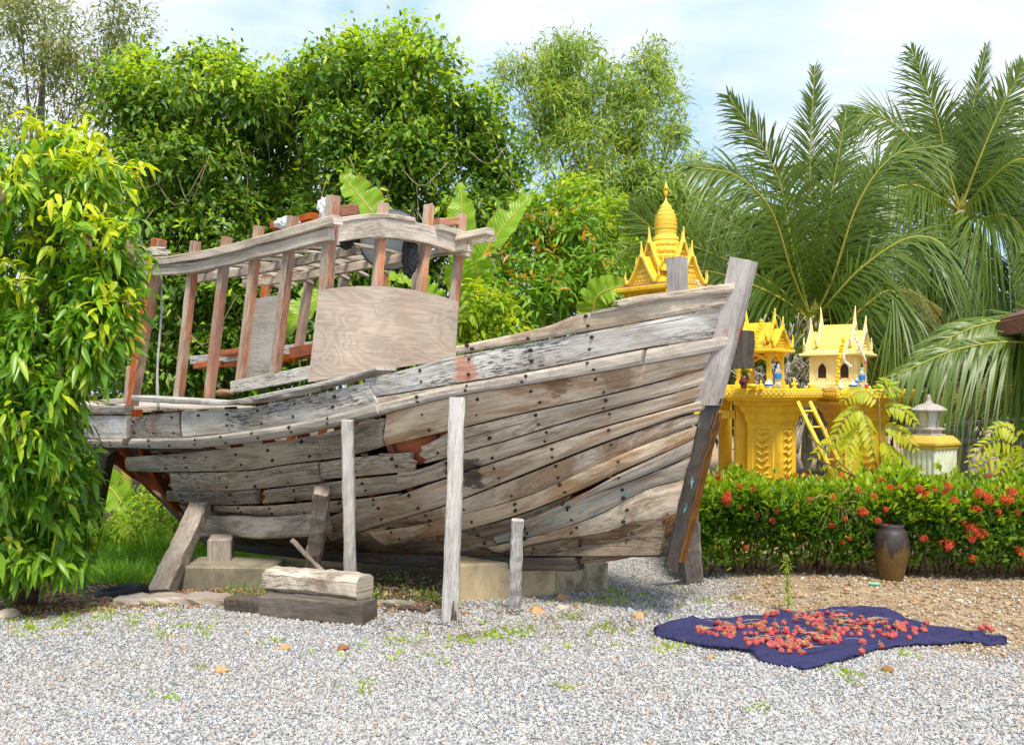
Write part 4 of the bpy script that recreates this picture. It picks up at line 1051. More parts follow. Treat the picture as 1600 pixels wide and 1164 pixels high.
def bottle(c, s, label):
    c = V(c); o = thing('water_bottle', c, label, 'bottle')
    mb = MB(); lathe(mb, c, [(.026 * s, 0), (.033 * s, .008 * s), (.033 * s, .06 * s), (.031 * s, .064 * s), (.033 * s, .068 * s), (.033 * s, .155 * s), (.026 * s, .18 * s), (.013 * s, .20 * s), (.013 * s, .208 * s)], 14); mb.build('bottle_body', M['water'], o)
    mb = MB(); lathe(mb, c, [(.0342 * s, .095 * s), (.0345 * s, .097 * s), (.0345 * s, .143 * s), (.0342 * s, .145 * s)], 14); mb.build('paper_label', M['label'], o)
    mb = MB(); lathe(mb, c, [(.0145 * s, .204 * s), (.015 * s, .206 * s), (.015 * s, .222 * s), (.013 * s, .225 * s)], 12); mb.build('cap', M['bcap'], o)
bottle((g0(1216, 604, 10.12).x, 10.12, TT), 1.05, 'clear water bottle with blue label beside the small open pavilion')
bottle((g0(1347, 604, 10.42).x, 10.42, T2T), 1.0, 'clear water bottle with blue label at the right of the cream spirit house')
bottle((g0(1338, 604, 10.36).x, 10.36, T2T), .62, 'short water bottle left of the taller one by the cream house')
def jarlet(x, d, zt, prof, mats, label, name='offering_jar', band=None):
    c = V((g0(x, 604, d).x, d, zt)); mb = MB(); lathe(mb, c, prof, 16)
    if band: lathe(mb, c, band, 16, mi=1)
    return tag(mb.build(name, mats, None, loc=c), label, 'jar' if 'jar' in name else 'bowl' if 'bowl' in name else 'vase')
pot = [(.028, 0), (.04, .015), (.045, .035), (.036, .058), (.02, .066), (.022, .07), (.012, .085), (.004, .092)]
bnd = [(.0452, .026), (.0462, .03), (.0462, .04), (.045, .044)]
jarlet(1201, 10.08, TT, pot, [M['porc'], M['bluep']], 'little blue and white lidded jar left of the bottle by the pavilion', band=bnd)
jarlet(1333, 10.30, T2T, pot, [M['porc'], M['bluep']], 'little blue and white lidded jar before the cream spirit house', band=bnd)
jarlet(1175, 10.10, TT, [(.03, 0), (.05, .012), (.054, .03), (.05, .045), (.044, .045), (.04, .02)], [M['gold']], 'flat yellow bowl on the table by the maroon vase', 'offering_bowl')
vs_ = jarlet(1162, 10.16, TT, [(.03, 0), (.034, .01), (.026, .02), (.048, .055), (.05, .08), (.028, .105), (.034, .125), (.028, .125)], [M['maroon']], 'maroon glazed vase on the table close to the boat stem', 'flower_vase')
def bouquet(c, h, r, n, label):
    c = V(c); o = thing('flower_bunch', c, label, 'flowers'); mb = MB(); st = MB()
    for k in range(n):
        a = R.uniform(0, 6.3); rr = r * R.random() ** .5; p = c + V((cos(a) * rr, sin(a) * rr, h * R.uniform(.45, 1)))
        tube(st, [c, p], .003, seg=4, n=2)
        rg = [[p + V((cos(b) * q, sin(b) * q, z)) for b in [2 * pi * j / 6 for j in range(6)]] for q, z in ((.004, -.014), (.016, -.002), (.015, .008), (.004, .014))]
        ring_loft(mb, rg)
    mb.build('blossoms', M['petal'], o); st.build('stems', M['leafy'], o)
bouquet(vs_.location + V((.012, 0, .10)), .17, .065, 34, 'yellow flowers in the maroon vase next to the boat stem')
def figure(c, s, label):
    c = V(c); mb = MB(); lathe(mb, c, [(.03 * s, 0), (.032 * s, .012 * s), (.02 * s, .02 * s), (.026 * s, .045 * s), (.02 * s, .065 * s), (.01 * s, .072 * s), (.017 * s, .085 * s), (.015 * s, .10 * s), (.006 * s, .112 * s), (.002 * s, .125 * s)], 10)
    for sg in (-1, 1): tube(mb, [c + V((sg * .022 * s, 0, .06 * s)), c + V((sg * .034 * s, -.012 * s, .04 * s)), c + V((sg * .008 * s, -.026 * s, .045 * s))], .008 * s, .006 * s, 5)
    tag(mb.build('figurine', M['gold'], None, loc=c), label, 'figurine')
figure((g0(1241, 604, 10.2).x, 10.2, TT), .95, 'small golden figurine between the two spirit houses')
figure((g0(1189, 604, 10.06).x, 10.06, TT), .7, 'tiny golden figurine between bowl and blue white jar')
mb = MB(); c = V((g0(1268, 604, 10.62).x, 10.62, T2T)); obox(mb, c, .06, .05, .05, .2); tag(mb.build('offering_box', M['gold'], None, loc=c), 'small golden box at the left foot of the cream house', 'box')
mb = MB(); c = V((g0(1313, 604, 10.27).x, 10.27, T2T)); lathe(mb, c, [(.016, 0), (.02, .01), (.02, .05), (.009, .075), (.009, .10)], 12); lathe(mb, c, [(.010, .098), (.011, .10), (.011, .118), (.008, .12)], 10, mi=1)
tag(mb.build('drink_bottle', [M['porc'], M['redpl']], None, loc=c), 'small white bottle with red cap before the cream house', 'bottle')
mb = MB(); c = V((g0(1354, 604, 10.4).x, 10.4, T2T)); lathe(mb, c, [(.016, 0), (.018, .01), (.018, .04), (.012, .05)], 10); tag(mb.build('red_cup', M['redpl'], None, loc=c), 'little red cup at the right of the tall bottle', 'cup')
# -- ladder
l0, l1 = P(1246, 628, 9.85), P(1300, 738, 9.55); l1b = l1 - V((0, 0, .0))
ladder = thing('ladder', l1, 'narrow yellow wooden ladder leaning between the two altar tables', 'ladder')
sd = V((.13, .03, 0)); dr = (l1 - l0).normalized(); l1x = l1 + dr * .5
for k, o in enumerate((V((0, 0, 0)), sd)):
    mb = MB(); bar(mb, [l0 + o, l1x + o], .035, .05, up=V((0, 1, 0)), jit=.001); mb.build('ladder_rail', M['gold'], ladder)
for k in range(7):
    q = l0.lerp(l1x, .08 + k * .14); mb = MB(); bar(mb, [q + sd * .12, q + sd * .90], .05, .016, n=2, jit=0); mb.build('rung', M['gold'], ladder)
# -- pillar lamp
M['flute'] = plain('pale green stained plaster', (0.66, 0.66, 0.52), .8, .2, 6, .15, .2, dirt=(0.36, 0.40, 0.20), dirt_amt=.55)
M['yelcap'] = plain('ochre cap', (0.66, 0.42, 0.07), .7, .2, 8, .2, .2, dirt=(0.36, 0.26, 0.12), dirt_amt=.4)
M['lampm'] = plain('weathered grey lamp metal', (0.40, 0.36, 0.33), .7, .3, 16, .2, .2, dirt=(0.18, 0.12, 0.09), dirt_amt=.4)
M['lglass'] = plain('milky lamp glass', (0.56, 0.55, 0.48), .2, .5, 8, .15)
lp = V((P(1453, 700, 9.3).x, 9.3, ground_z(4, 9.3))); zc = EYE - 70 / F * 9.3
lamp = thing('garden_lamp', lp, 'grey lantern on a fluted whitish pillar with an ochre cap', 'garden lamp')
mb = MB(); rings = []; rot = radians(32); hw = .165
for z in (lp.z, zc - .115):
    ring = []
    for s_ in range(4):
        a = rot + s_ * pi / 2; t = V((-sin(a), cos(a), 0)); o = V((cos(a), sin(a), 0))
        for k in range(18):
            f = -1 + 2 * k / 18; ring.append(V((lp.x, lp.y, z)) + o * (hw - (.014 if k % 3 == 1 else 0)) + t * hw * f)
    rings.append(ring)
ring_loft(mb, rings); mb.build('pillar', M['flute'], lamp)
mb = MB(); sqprism(mb, V((lp.x, lp.y, zc - .12)), [(.175, 0), (.18, .02), (.19, .035), (.19, .055), (.17, .085), (.14, .12)], rot); mb.build('pillar_cap', M['yelcap'], lamp)
ll = V((lp.x - .01, lp.y, zc))
LS = .80
lz = lambda pr: [(r * LS, z * LS) for r, z in pr]
mb = MB(); sqprism(mb, ll, lz([(.13, 0), (.13, .015), (.10, .02), (.10, .055), (.125, .065), (.125, .08), (.09, .095)]), rot); mb.build('lantern_base', M['lampm'], lamp)
mb = MB(); sqprism(mb, ll + V((0, 0, .094 * LS)), lz([(.085, 0), (.115, .19)]), rot, n=6); mb.build('lantern_glass', M['lglass'], lamp)
mb = MB()
for k in range(6):
    a = rot + pi / 6 + k * pi / 3; e = V((cos(a), sin(a), 0)); bar(mb, [ll + e * .102 * LS + V((0, 0, .085 * LS)), ll + e * .138 * LS + V((0, 0, .29 * LS))], .018, .018, up=e, ch=.004, n=2, jit=0)
mb.build('lantern_frame', M['lampm'], lamp)
mb = MB(); lathe(mb, ll, lz([(.12, .286), (.20, .288), (.20, .30), (.15, .335), (.10, .36), (.05, .372), (.03, .40), (.022, .43), (.028, .435), (.022, .44), (.012, .475), (.004, .48)]), 12, smooth=False, rot=rot); mb.build('lantern_roof', M['lampm'], lamp)
# -- fence
M['pipe'] = plain('grey pipe', (0.30, 0.29, 0.29), .6, .3, 10, .15); M['wire'] = plain('pale wire', (0.6, 0.6, 0.6), .5)
fp = P(1506, 740, 11.2); fp.z = ground_z(fp.x, fp.y); fence = thing('pipe_fence', fp, 'grey pipe fence with wires behind the lantern pillar', 'fence')
mb = MB(); bar(mb, [fp, P(1506, 655, 11.2)], .06, .09, up=V((0, 1, 0))); mb.build('fence_post', M['pipe'], fence)
for a, b, r in (((1330, 668, 11.4), (1526, 679, 11.2), .045), ((1478, 689, 11.12), (1740, 701, 10.6), .04), ((1180, 735, 11.5), (1380, 738, 11.4), .035)):
    mb = MB(); tube(mb, [P(*a), P(*b)], r, seg=10); mb.build('rail', M['pipe'], fence)
mb = MB()
for dy in (0, 5): tube(mb, [P(1462, 662 + dy, 11.1), P(1580, 655 + dy * .4, 10.9), P(1760, 640, 10.5)], .008, seg=5)
mb.build('fence_wire', M['wire'], fence)
# -- earthen jar in the hedge gap
def jarmat():
    m = NT('brown glazed jar'); o = m.coord('Object'); sx = m.n('ShaderNodeSeparateXYZ'); m.set(sx.inputs[0], o)
    n = m.noise(m.mapping(o, (16, 16, 2.2)), 1.0, 4, .6); n2 = m.noise(o, 30, 5, .6)
    h = m.math('ADD', sx.outputs[2], m.math('MULTIPLY', n, -.42))
    c = m.ramp(m.math('ADD', h, .5), [(.52, (.11, .062, .018)), (.56, (.032, .022, .018)), (.72, (.05, .04, .036))])
    c = m.mix(1.0, c, m.ramp(n2, [(.3, .75), (.7, 1.3)]), 'MULTIPLY'); return m.done(m.bsdf(c, .42, .45, m.bump(n2, .15, .01)))
jb = G(1393, 906); mb = MB(); jr = 27 / F * jb.y; jh = (912 - 826) / F * jb.y
lathe(mb, jb, [(jr * .62, -.02), (jr * .66, .02), (jr * .86, jh * .3), (jr, jh * .55), (jr * .98, jh * .72), (jr * .80, jh * .90), (jr * .66, jh * .96), (jr * .74, jh), (jr * .70, jh * 1.02), (jr * .58, jh * .99), (jr * .56, jh * .7)], 32)
tag(mb.build('earthen_jar', jarmat(), None, loc=jb), 'brown glazed earthen jar with dark drips, set in the flowering hedge', 'jar')
# -- eave of the neighbouring house
M['roofb'] = plain('brown roof sheet', (0.16, 0.085, 0.06), .7, .3, 8, .2); M['fascia'] = wood('brown fascia board', (0.14, 0.06, 0.04), (0.32, 0.15, 0.10), fleck=.2); M['wallp'] = plain('pale house wall', (0.55, 0.5, 0.42), .8)
E0 = P(1543, 508, 11.0); E1 = V((4.72, 8.0, E0.z)); hz = V((5.9, 9.5, ground_z(6, 9.5)))
hs2 = thing('neighbour_house', hz, 'brown house roof corner reaching in at the right edge above the palm leaves', 'house')
ed = (E1 - E0).normalized(); inn = V((-ed.y, ed.x, 0)); inn = inn if inn.x > 0 else -inn
mb = MB(); ring_loft(mb, [[E0, E0 + V((0, 0, .035)), E0 + inn * 3 + V((0, 0, 1.135)), E0 + inn * 3 + V((0, 0, 1.10))], [E1, E1 + V((0, 0, .035)), E1 + inn * 3 + V((0, 0, 1.135)), E1 + inn * 3 + V((0, 0, 1.10))]]); mb.build('roof', M['roofb'], hs2)
mb = MB(); bar(mb, [E0 - ed * .02 - inn * .02 - V((0, 0, .075)), E1 - inn * .02 - V((0, 0, .075))], .03, .16); bar(mb, [E0 - ed * .015 - V((0, 0, .09)), E0 - ed * .015 + inn * 3 + V((0, 0, 1.0))], .03, .16, up=V((0, 0, 1))); mb.build('fascia', M['fascia'], hs2)
mb = MB(); c = (E0 + E1) / 2 + inn * 2.2; c.z = ground_z(c.x, c.y); obox(mb, c, (E1 - E0).length - .8, 2.4, E0.z + .2 - c.z, math.atan2(ed.y, ed.x)); mb.build('wall', M['wallp'], hs2)
# =================================================================== plants
CAMP = np.array([0, 0, EYE])
def nrm(a): return a / np.maximum(1e-9, np.linalg.norm(a, axis=-1, keepdims=True))
def leaf_arrays(pos, axis, up, L, W, curl=.25, fold=.18, det=2):
    """curved folded blades; det = number of cross rows"""
    n = len(pos); axis = nrm(axis); side = nrm(np.cross(axis, up)); up = np.cross(side, axis)
    L = np.broadcast_to(np.asarray(L, float), (n,)); W = np.broadcast_to(np.asarray(W, float), (n,)); curl = np.broadcast_to(np.asarray(curl, float), (n,))
    prof = {1: [(.42, 1.0)], 2: [(.28, .92), (.66, .82)], 3: [(.2, .75), (.45, 1.0), (.75, .68)]}[det]
    def pt(t, s, f):
        x = (L * t)[:, None] * axis; z = (-curl * L * t * t)[:, None] * np.array([0, 0, 1.0]); k = (W * .5 * s)[:, None] * side
        return pos + x + z + k + (W * f)[:, None] * up
    V_ = [pt(0, 0, 0)]
    for t, w in prof: V_ += [pt(t, w, fold * w), pt(t, 0, 0), pt(t, -w, fold * w)]
    V_.append(pt(1.0, 0, 0)); k = len(V_); v = np.stack(V_, 1).reshape(-1, 3)
    fs = [(0, 2, 1), (0, 3, 2)]
    for i in range(det - 1):
        a = 1 + 3 * i; b = a + 3; fs += [(a, a + 1, b + 1), (a, b + 1, b), (a + 1, a + 2, b + 2), (a + 1, b + 2, b + 1)]
    a = 1 + 3 * (det - 1); fs += [(a, a + 1, k - 1), (a + 1, a + 2, k - 1)]
    f = (np.array(fs)[None] + (np.arange(n) * k)[:, None, None]).reshape(-1, 3)
    return v, f, len(fs)
def blob(px_, py_, d, rx, ry, rz=None): 
    c = P(px_, py_, d); return np.array([c.x, c.y, c.z]), np.array([rx / F * d, rz if rz else rx / F * d, ry / F * d])
def randdir(rg, n): return nrm(rg.normal(size=(n, 3)))
def twigs(rg, blobs, dens, sub=(.28, .5), shell=(.55, 1.0), nsub=1.0, back=.3):
    """twig points on clumps that sit on and in each ellipsoid"""
    Ps, Os = [], []
    for c, r in blobs:
        area = (r[0] * r[2]); m = max(5, int(16 * nsub))
        sd = randdir(rg, m); sd[:, 1] -= .15; sd = nrm(sd); sd[: m // 5] *= rg.uniform(.1, .6, (m // 5, 1))
        sc_ = c + sd * r * rg.uniform(.62, .86, (m, 1)); sr = np.mean(r) * rg.uniform(sub[0], sub[1], m)
        n = int(dens * area); k = rg.integers(0, m, n); d2 = randdir(rg, n); d2[:, 2] += .12; d2 = nrm(d2)
        p = sc_[k] + d2 * (sr[k] * rg.uniform(shell[0], shell[1], n))[:, None] * np.array([1, 1, .85])
        o = nrm(d2 * .7 + sd[k] * .5)
        tc = nrm(CAMP - p); keep = ((o * tc).sum(1) > -.25) | (rg.random(n) < back)
        Ps.append(p[keep]); Os.append(o[keep])
    return np.concatenate(Ps), np.concatenate(Os)
def crown(name, blobs, mats, parent, seed, dens, k, L, W, spread, droop=.2, curl=.25, det=1, upb=.3, out=.6, rnd=.8, young=None, ycut=.0, loc=None, tw=None, back=.3, sub=(.28, .5), nsub=1.0, lvar=.35, fold=.18, dead=0):
    rg = np.random.default_rng(seed); p, o = tw if tw else twigs(rg, blobs, dens, back=back, sub=sub, nsub=nsub)
    n = len(p) * k; pos = np.repeat(p, k, 0) + rg.normal(size=(n, 3)) * spread; oo = np.repeat(o, k, 0)
    ax = oo * out + randdir(rg, n) * rnd + np.array([0, 0, upb - droop]); up = np.array([0, 0, 1.0]) * .7 + oo * .5 + randdir(rg, n) * .55
    Ls = L * (1 - lvar + 2 * lvar * rg.random(n)); Ws = W * Ls / L * rg.uniform(.8, 1.2, n)
    v, f, per = leaf_arrays(pos, ax, up, Ls, Ws, curl * rg.uniform(.4, 1.6, n), fold, det)
    mi = None
    if young is not None:
        ys_ = np.repeat(young(p, o, rg), k).astype(np.int32)
        if dead: ys_ = np.where(rg.random(len(ys_)) < dead, 2, ys_)
        mi = np.repeat(ys_.astype(np.int32), per)
    return npmesh(name, v, f, mats, parent, mi, loc=loc)
def trunk(name, pts, r0, r1, mat, parent, limbs=(), seg=10):
    mb = MB(); tube(mb, pts, r0, r1, seg=seg, n=14, jit=.06)
    for a in limbs: tube(mb, a[0], a[1], a[2], seg=6, n=9, jit=.06)
    return mb.build(name, mat, parent)
def limbs_to(base, blobs, r=.05, rg=random):
    out = []
    for c, rr in blobs:
        c = V(c); m = base.lerp(c, .5) + V((rg.uniform(-.15, .15), rg.uniform(-.15, .15), .15)); out.append(([base, m, c], r, r * .3))
        for _ in range(3):
            e = c + V((rg.uniform(-1, 1) * rr[0], rg.uniform(-1, 1) * rr[1], rg.uniform(-.2, 1) * rr[2])) * .75; out.append(([m.lerp(c, .5), (c + e) / 2 + V((0, 0, .05)), e], r * .5, r * .15))
    return out
M['bark'] = plain('brown bark', (0.13, 0.09, 0.06), .95, .1, 18, .35, .8); M['barkg'] = plain('grey bark', (0.26, 0.22, 0.18), .95, .1, 18, .3, .7); M['vine'] = plain('dry vine stems', (0.26, 0.20, 0.12), .9, .1, 20, .3)
M['barkw'] = plain('pale bare bark', (0.48, 0.44, 0.39), .9, .1, 18, .25, .5)
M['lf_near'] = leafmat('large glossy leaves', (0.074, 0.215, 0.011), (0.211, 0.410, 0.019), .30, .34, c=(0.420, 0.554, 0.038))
M['lf_nearY'] = leafmat('young and sun-yellow leaves', (0.358, 0.577, 0.018), (0.685, 0.730, 0.031), .42, .4, c=(0.720, 0.611, 0.047))
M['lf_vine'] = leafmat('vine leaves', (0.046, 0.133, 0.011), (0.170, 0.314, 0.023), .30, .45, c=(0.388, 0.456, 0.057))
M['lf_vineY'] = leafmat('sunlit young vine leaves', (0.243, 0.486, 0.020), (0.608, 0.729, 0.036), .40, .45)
M['lf_dry'] = leafmat('dead vine leaves', (0.14, 0.09, 0.04), (0.30, 0.24, 0.12), .15, .7)
M['lf_fine'] = leafmat('narrow acacia leaves', (0.156, 0.287, 0.055), (0.407, 0.552, 0.101), .34, .5, c=(0.814, 0.707, 0.110))
M['lf_olive'] = leafmat('olive grey leaves', (0.168, 0.213, 0.067), (0.403, 0.448, 0.168), .28, .5, c=(0.672, 0.605, 0.269))
M['lf_shrub'] = leafmat('shrub leaves', (0.091, 0.239, 0.015), (0.274, 0.479, 0.027), .34, .4)
M['lf_orange'] = leafmat('orange leaf tips', (0.420, 0.500, 0.025), (0.620, 0.300, 0.040), .40, .4, c=(0.600, 0.175, 0.060))
M['lf_bush'] = leafmat('bright bush leaves', (0.176, 0.368, 0.016), (0.416, 0.544, 0.029), .38, .45)
M['lf_hedge'] = leafmat('hedge leaves', (0.053, 0.152, 0.014), (0.174, 0.321, 0.020), .26, .33)
M['lf_hedgeY'] = leafmat('fresh hedge shoots', (0.238, 0.425, 0.014), (0.475, 0.595, 0.027), .38, .4)
M['lf_grass'] = leafmat('grass blades', (0.096, 0.272, 0.013), (0.272, 0.496, 0.032), .38, .5)
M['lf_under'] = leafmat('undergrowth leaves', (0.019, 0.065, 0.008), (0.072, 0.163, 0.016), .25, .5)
M['lf_palm'] = leafmat('palm leaflets', (0.042, 0.106, 0.009), (0.129, 0.200, 0.018), .18, .40, c=(0.364, 0.324, 0.032), clump=.5)
M['lf_palmY'] = leafmat('yellowing palm leaflets', (0.16, 0.20, 0.04), (0.34, 0.30, 0.07), .32, .45)
M['rib'] = plain('yellow palm rib', (0.34, 0.33, 0.05), .5, .3, 10, .2)
M['lf_sap'] = leafmat('yellow green sapling leaflets', (0.364, 0.494, 0.010), (0.598, 0.624, 0.018), .48, .42)
M['lf_banana'] = leafmat('banana leaf', (0.288, 0.524, 0.020), (0.456, 0.709, 0.030), .45, .38)
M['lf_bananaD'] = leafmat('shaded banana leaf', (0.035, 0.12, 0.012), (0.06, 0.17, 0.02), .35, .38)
M['petalr'] = leafmat('vermilion petals', (0.62, 0.055, 0.02), (0.80, 0.13, 0.05), .25, .5, c=(0.85, 0.24, 0.16))

# ---------------------------------------------------------------- big leafy tree at the left edge
bl = [blob(*a) for a in ((55, 300, 7.2, 95, 85, .65), (150, 285, 7.3, 62, 62, .45), (95, 250, 7.5, 70, 50, .45), (100, 410, 7.0, 100, 95, .6), (180, 410, 7.0, 42, 90, .32), (60, 520, 6.9, 105, 110, .6), (150, 505, 6.85, 60, 85, .38), (190, 490, 6.8, 40, 38, .25),
                         (50, 640, 6.9, 78, 110, .5), (20, 760, 7.0, 85, 120, .5), (75, 740, 7.05, 50, 90, .35), (75, 850, 7.2, 58, 75, .35), (10, 870, 7.2, 60, 65, .35), (118, 830, 7.2, 30, 60, .22), (-20, 420, 7.2, 60, 110, .4), (-10, 590, 7.1, 60, 90, .4))]
tb = G(35, 945); tree1 = thing('leafy_tree', tb, 'big leafy tree at the left edge with drooping glossy leaves and yellow young and sunlit tips', 'tree')
cc = V(bl[3][0])
trunk('trunk', [tb, tb.lerp(cc, .4) + V((.1, 0, 0)), cc + V((-.1, .1, 0))], .10, .05, M['bark'], tree1, limbs_to(tb.lerp(cc, .45), bl[:8], .035, R))
rg = np.random.default_rng(21); tw1 = twigs(rg, bl, 1050, sub=(.32, .55), nsub=1.1, back=.35)
def yt(p, o, rg):  # yellow share grows with height and upward facing: young tips plus painted sunlight
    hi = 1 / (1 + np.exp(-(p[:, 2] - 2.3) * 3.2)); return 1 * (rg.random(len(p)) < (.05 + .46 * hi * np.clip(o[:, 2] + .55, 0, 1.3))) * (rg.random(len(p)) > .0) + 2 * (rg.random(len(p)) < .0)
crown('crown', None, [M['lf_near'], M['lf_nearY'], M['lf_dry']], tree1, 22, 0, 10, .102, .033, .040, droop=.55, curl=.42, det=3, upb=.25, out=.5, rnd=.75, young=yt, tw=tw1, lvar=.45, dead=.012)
# ---------------------------------------------------------------- vine covered trees behind the cabin
def vine_tree(blobs, base, seed, label, topz, k=7, dens=1250):
    o = thing('vine_covered_tree', base, label, 'tree', 'trees behind the boat')
    rr = random.Random(seed); c = V(blobs[0][0])
    trunk('trunk', [base, base.lerp(c, .5), c], .20, .05, M['bark'], o, limbs_to(base.lerp(c, .55), blobs[1:], .04, rr))
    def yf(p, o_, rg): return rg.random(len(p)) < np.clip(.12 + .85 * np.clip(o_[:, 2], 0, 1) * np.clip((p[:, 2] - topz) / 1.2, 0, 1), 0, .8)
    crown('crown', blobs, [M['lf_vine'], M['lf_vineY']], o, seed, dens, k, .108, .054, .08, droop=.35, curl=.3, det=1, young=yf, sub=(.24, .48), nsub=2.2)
    # hanging stems
    mb = MB()
    for _ in range(30):
        b = rr.choice(blobs); x = b[0][0] + rr.uniform(-1, 1) * b[1][0]; y = b[0][1] - b[1][1] * rr.uniform(.3, .95); z = b[0][2] + rr.uniform(-.6, .6) * b[1][2]; h = rr.uniform(.5, 1.5)
        tube(mb, [V((x, y, z)), V((x + rr.uniform(-.2, .2), y - .1, z - h * .5)), V((x + rr.uniform(-.3, .3), y, z - h))], .008, .005, seg=4, n=6)
    for _ in range(7):
        b = rr.choice(blobs[4:]); c = V(b[0]) + V((rr.uniform(-.8, .8) * b[1][0], -b[1][1] * .85, rr.uniform(-.6, .3) * b[1][2])); w = rr.uniform(.3, .8)
        tube(mb, [c, c + V((w * .5, -.1, -rr.uniform(.2, .5))), c + V((w, 0, rr.uniform(-.1, .3)))], .010, .007, seg=4, n=8)
    mb.build('hanging_vines', M['vine'], o)
    return o
A = [blob(*a) for a in ((300, 170, 14.4, 115, 80, 1.2), (225, 170, 14.2, 72, 78, 1.0), (390, 165, 14.3, 72, 58, 1.0), (330, 110, 14.6, 60, 36, .7), (220, 120, 14.6, 50, 36, .6), (300, 270, 14.0, 95, 75, 1.0), (235, 290, 14, 60, 80, .9), (265, 390, 13.7, 62, 90, .8),
                        (350, 370, 13.9, 75, 80, .8), (300, 480, 13.6, 85, 85, .8), (400, 470, 13.8, 75, 85, .8), (250, 570, 13.5, 80, 70, .7), (360, 570, 13.6, 90, 70, .7), (440, 190, 15.6, 75, 100, .8), (440, 330, 15.4, 80, 90, .8))]
b0 = V((A[0][0][0], 14.6, ground_z(-4, 14)))
vine_tree(A, b0, 31, 'vine smothered tree with a flat top, behind the stern end of the cabin', 4.6)
B = [blob(*a) for a in ((630, 165, 14.6, 105, 95, 1.3), (540, 130, 14.4, 68, 60, 1.0), (640, 90, 14.7, 75, 42, .8), (570, 85, 14.8, 40, 30, .6), (740, 200, 14.6, 70, 75, 1.1), (775, 270, 14.5, 52, 66, .9), (620, 260, 14.0, 100, 75, 1.0), (530, 230, 14.0, 55, 70, .8), (560, 330, 13.9, 80, 62, .9), (680, 330, 13.9, 95, 65, .9),
                        (790, 340, 14.0, 50, 50, .8), (520, 440, 13.9, 85, 75, .7), (640, 430, 14, 90, 75, .7), (500, 540, 13.8, 90, 70, .7), (620, 540, 13.9, 90, 70, .7), (470, 130, 15.0, 45, 40, .6), (460, 330, 14.8, 60, 60, .6))]
b1 = V((B[0][0][0], 14.9, ground_z(-1, 15)))
vine_tree(B, b1, 33, 'tallest vine smothered tree with a rounded top, behind the front of the cabin', 4.9)
# ---------------------------------------------------------------- airy trees
def airy_tree(blobs, base, seed, label, mat, L, W, dens, k, bark, top=0, spread=.11, droop=.3, nsub=1.2):
    o = thing('airy_tree', base, label, 'tree', 'trees behind the boat'); rr = random.Random(seed); c = V(blobs[top][0])
    trunk('trunk', [base, base.lerp(c, .45) + V((rr.uniform(-.2, .2), 0, 0)), c], .13, .03, bark, o, limbs_to(base.lerp(c, .5), blobs, .03, rr))
    crown('crown', blobs, [mat], o, seed, dens, k, L, W, spread, droop=droop, curl=.3, det=1, back=.5, sub=(.16, .36), nsub=nsub)
Cc = [blob(*a) for a in ((940, 250, 18.6, 105, 80, 1.4), (885, 75, 19, 48, 40, .7), (905, 135, 19, 80, 58, 1.0), (1022, 110, 19, 46, 46, .7), (1000, 180, 18.8, 75, 60, 1.0), (1052, 212, 19, 32, 26, .5), (850, 190, 18.8, 62, 66, 1.0), (955, 320, 18.3, 110, 58, 1.3), (1050, 290, 18.4, 72, 55, 1.0), (808, 110, 19.2, 36, 30, .6), (1090, 350, 18, 80, 70, 1), (900, 400, 18, 110, 60, 1.0), (1010, 410, 18, 110, 70, 1))]
airy_tree(Cc, V((2.0, 18.8, -.1)), 41, 'feathery light green tree rising left of the palms, open to the sky', M['lf_fine'], .17, .030, 900, 7, M['barkg'])
Dd = [blob(*a) for a in ((70, 60, 17, 120, 62, 1.2), (190, 28, 17.2, 66, 36, .8), (30, 20, 17, 90, 50, 1.0), (140, 110, 17, 75, 50, .9), (40, 140, 16.8, 80, 55, 1.0), (120, 170, 17, 60, 34, .7), (25, 210, 16.6, 60, 40, .8), (190, 90, 17.2, 40, 36, .5), (-60, 120, 17, 80, 90, 1))]
airy_tree(Dd, V((-8.2, 17.2, -.4)), 43, 'olive grey tree with fine leaves in the top left corner', M['lf_olive'], .12, .030, 520, 7, M['barkg'], droop=.2)
# ---------------------------------------------------------------- shrubs
def shrub(name, blobs, seed, label, mats, dens, k, L, W, spread, young=None, droop=.3, curl=.35, det=2, group=None, cat='shrub', back=.3, upb=.3, r=.025):
    cz = min(b[0][2] for b in blobs); x = np.mean([b[0][0] for b in blobs]); y = np.mean([b[0][1] for b in blobs]); base = V((x, y, ground_z(x, y)))
    o = thing(name, base, label, cat, group); rr = random.Random(seed)
    mb = MB()
    for l in limbs_to(base, blobs, r, rr): tube(mb, l[0], l[1], l[2], seg=5, n=6)
    mb.build('stems', M['bark'], o)
    crown('foliage', blobs, mats, o, seed, dens, k, L, W, spread, droop=droop, curl=curl, det=det, young=young, back=back, upb=upb)
    return o
def yo(frac, up=.5): return lambda p, o, rg: rg.random(len(p)) < frac * np.clip(o[:, 2] + up, 0, 1.2)
shrub('orange_tipped_shrub', [blob(*a) for a in ((860, 420, 11.8, 95, 75, .7), (810, 470, 11.4, 70, 60, .6), (900, 370, 12, 58, 40, .5), (925, 450, 11.7, 52, 60, .5), (840, 370, 12, 50, 40, .5))], 51, 'green shrub with orange young leaves behind the middle of the boat', [M['lf_shrub'], M['lf_orange']], 900, 7, .125, .036, .05, yo(.17))
shrub('yellow_tipped_shrub', [blob(*a) for a in ((752, 490, 10.6, 42, 46, .4), (790, 520, 10.6, 40, 30, .35), (735, 530, 10.5, 30, 40, .3))], 52, 'low bright green shrub beside the plywood front of the cabin', [M['lf_bush'], M['lf_nearY']], 1300, 7, .11, .036, .04, yo(.3))
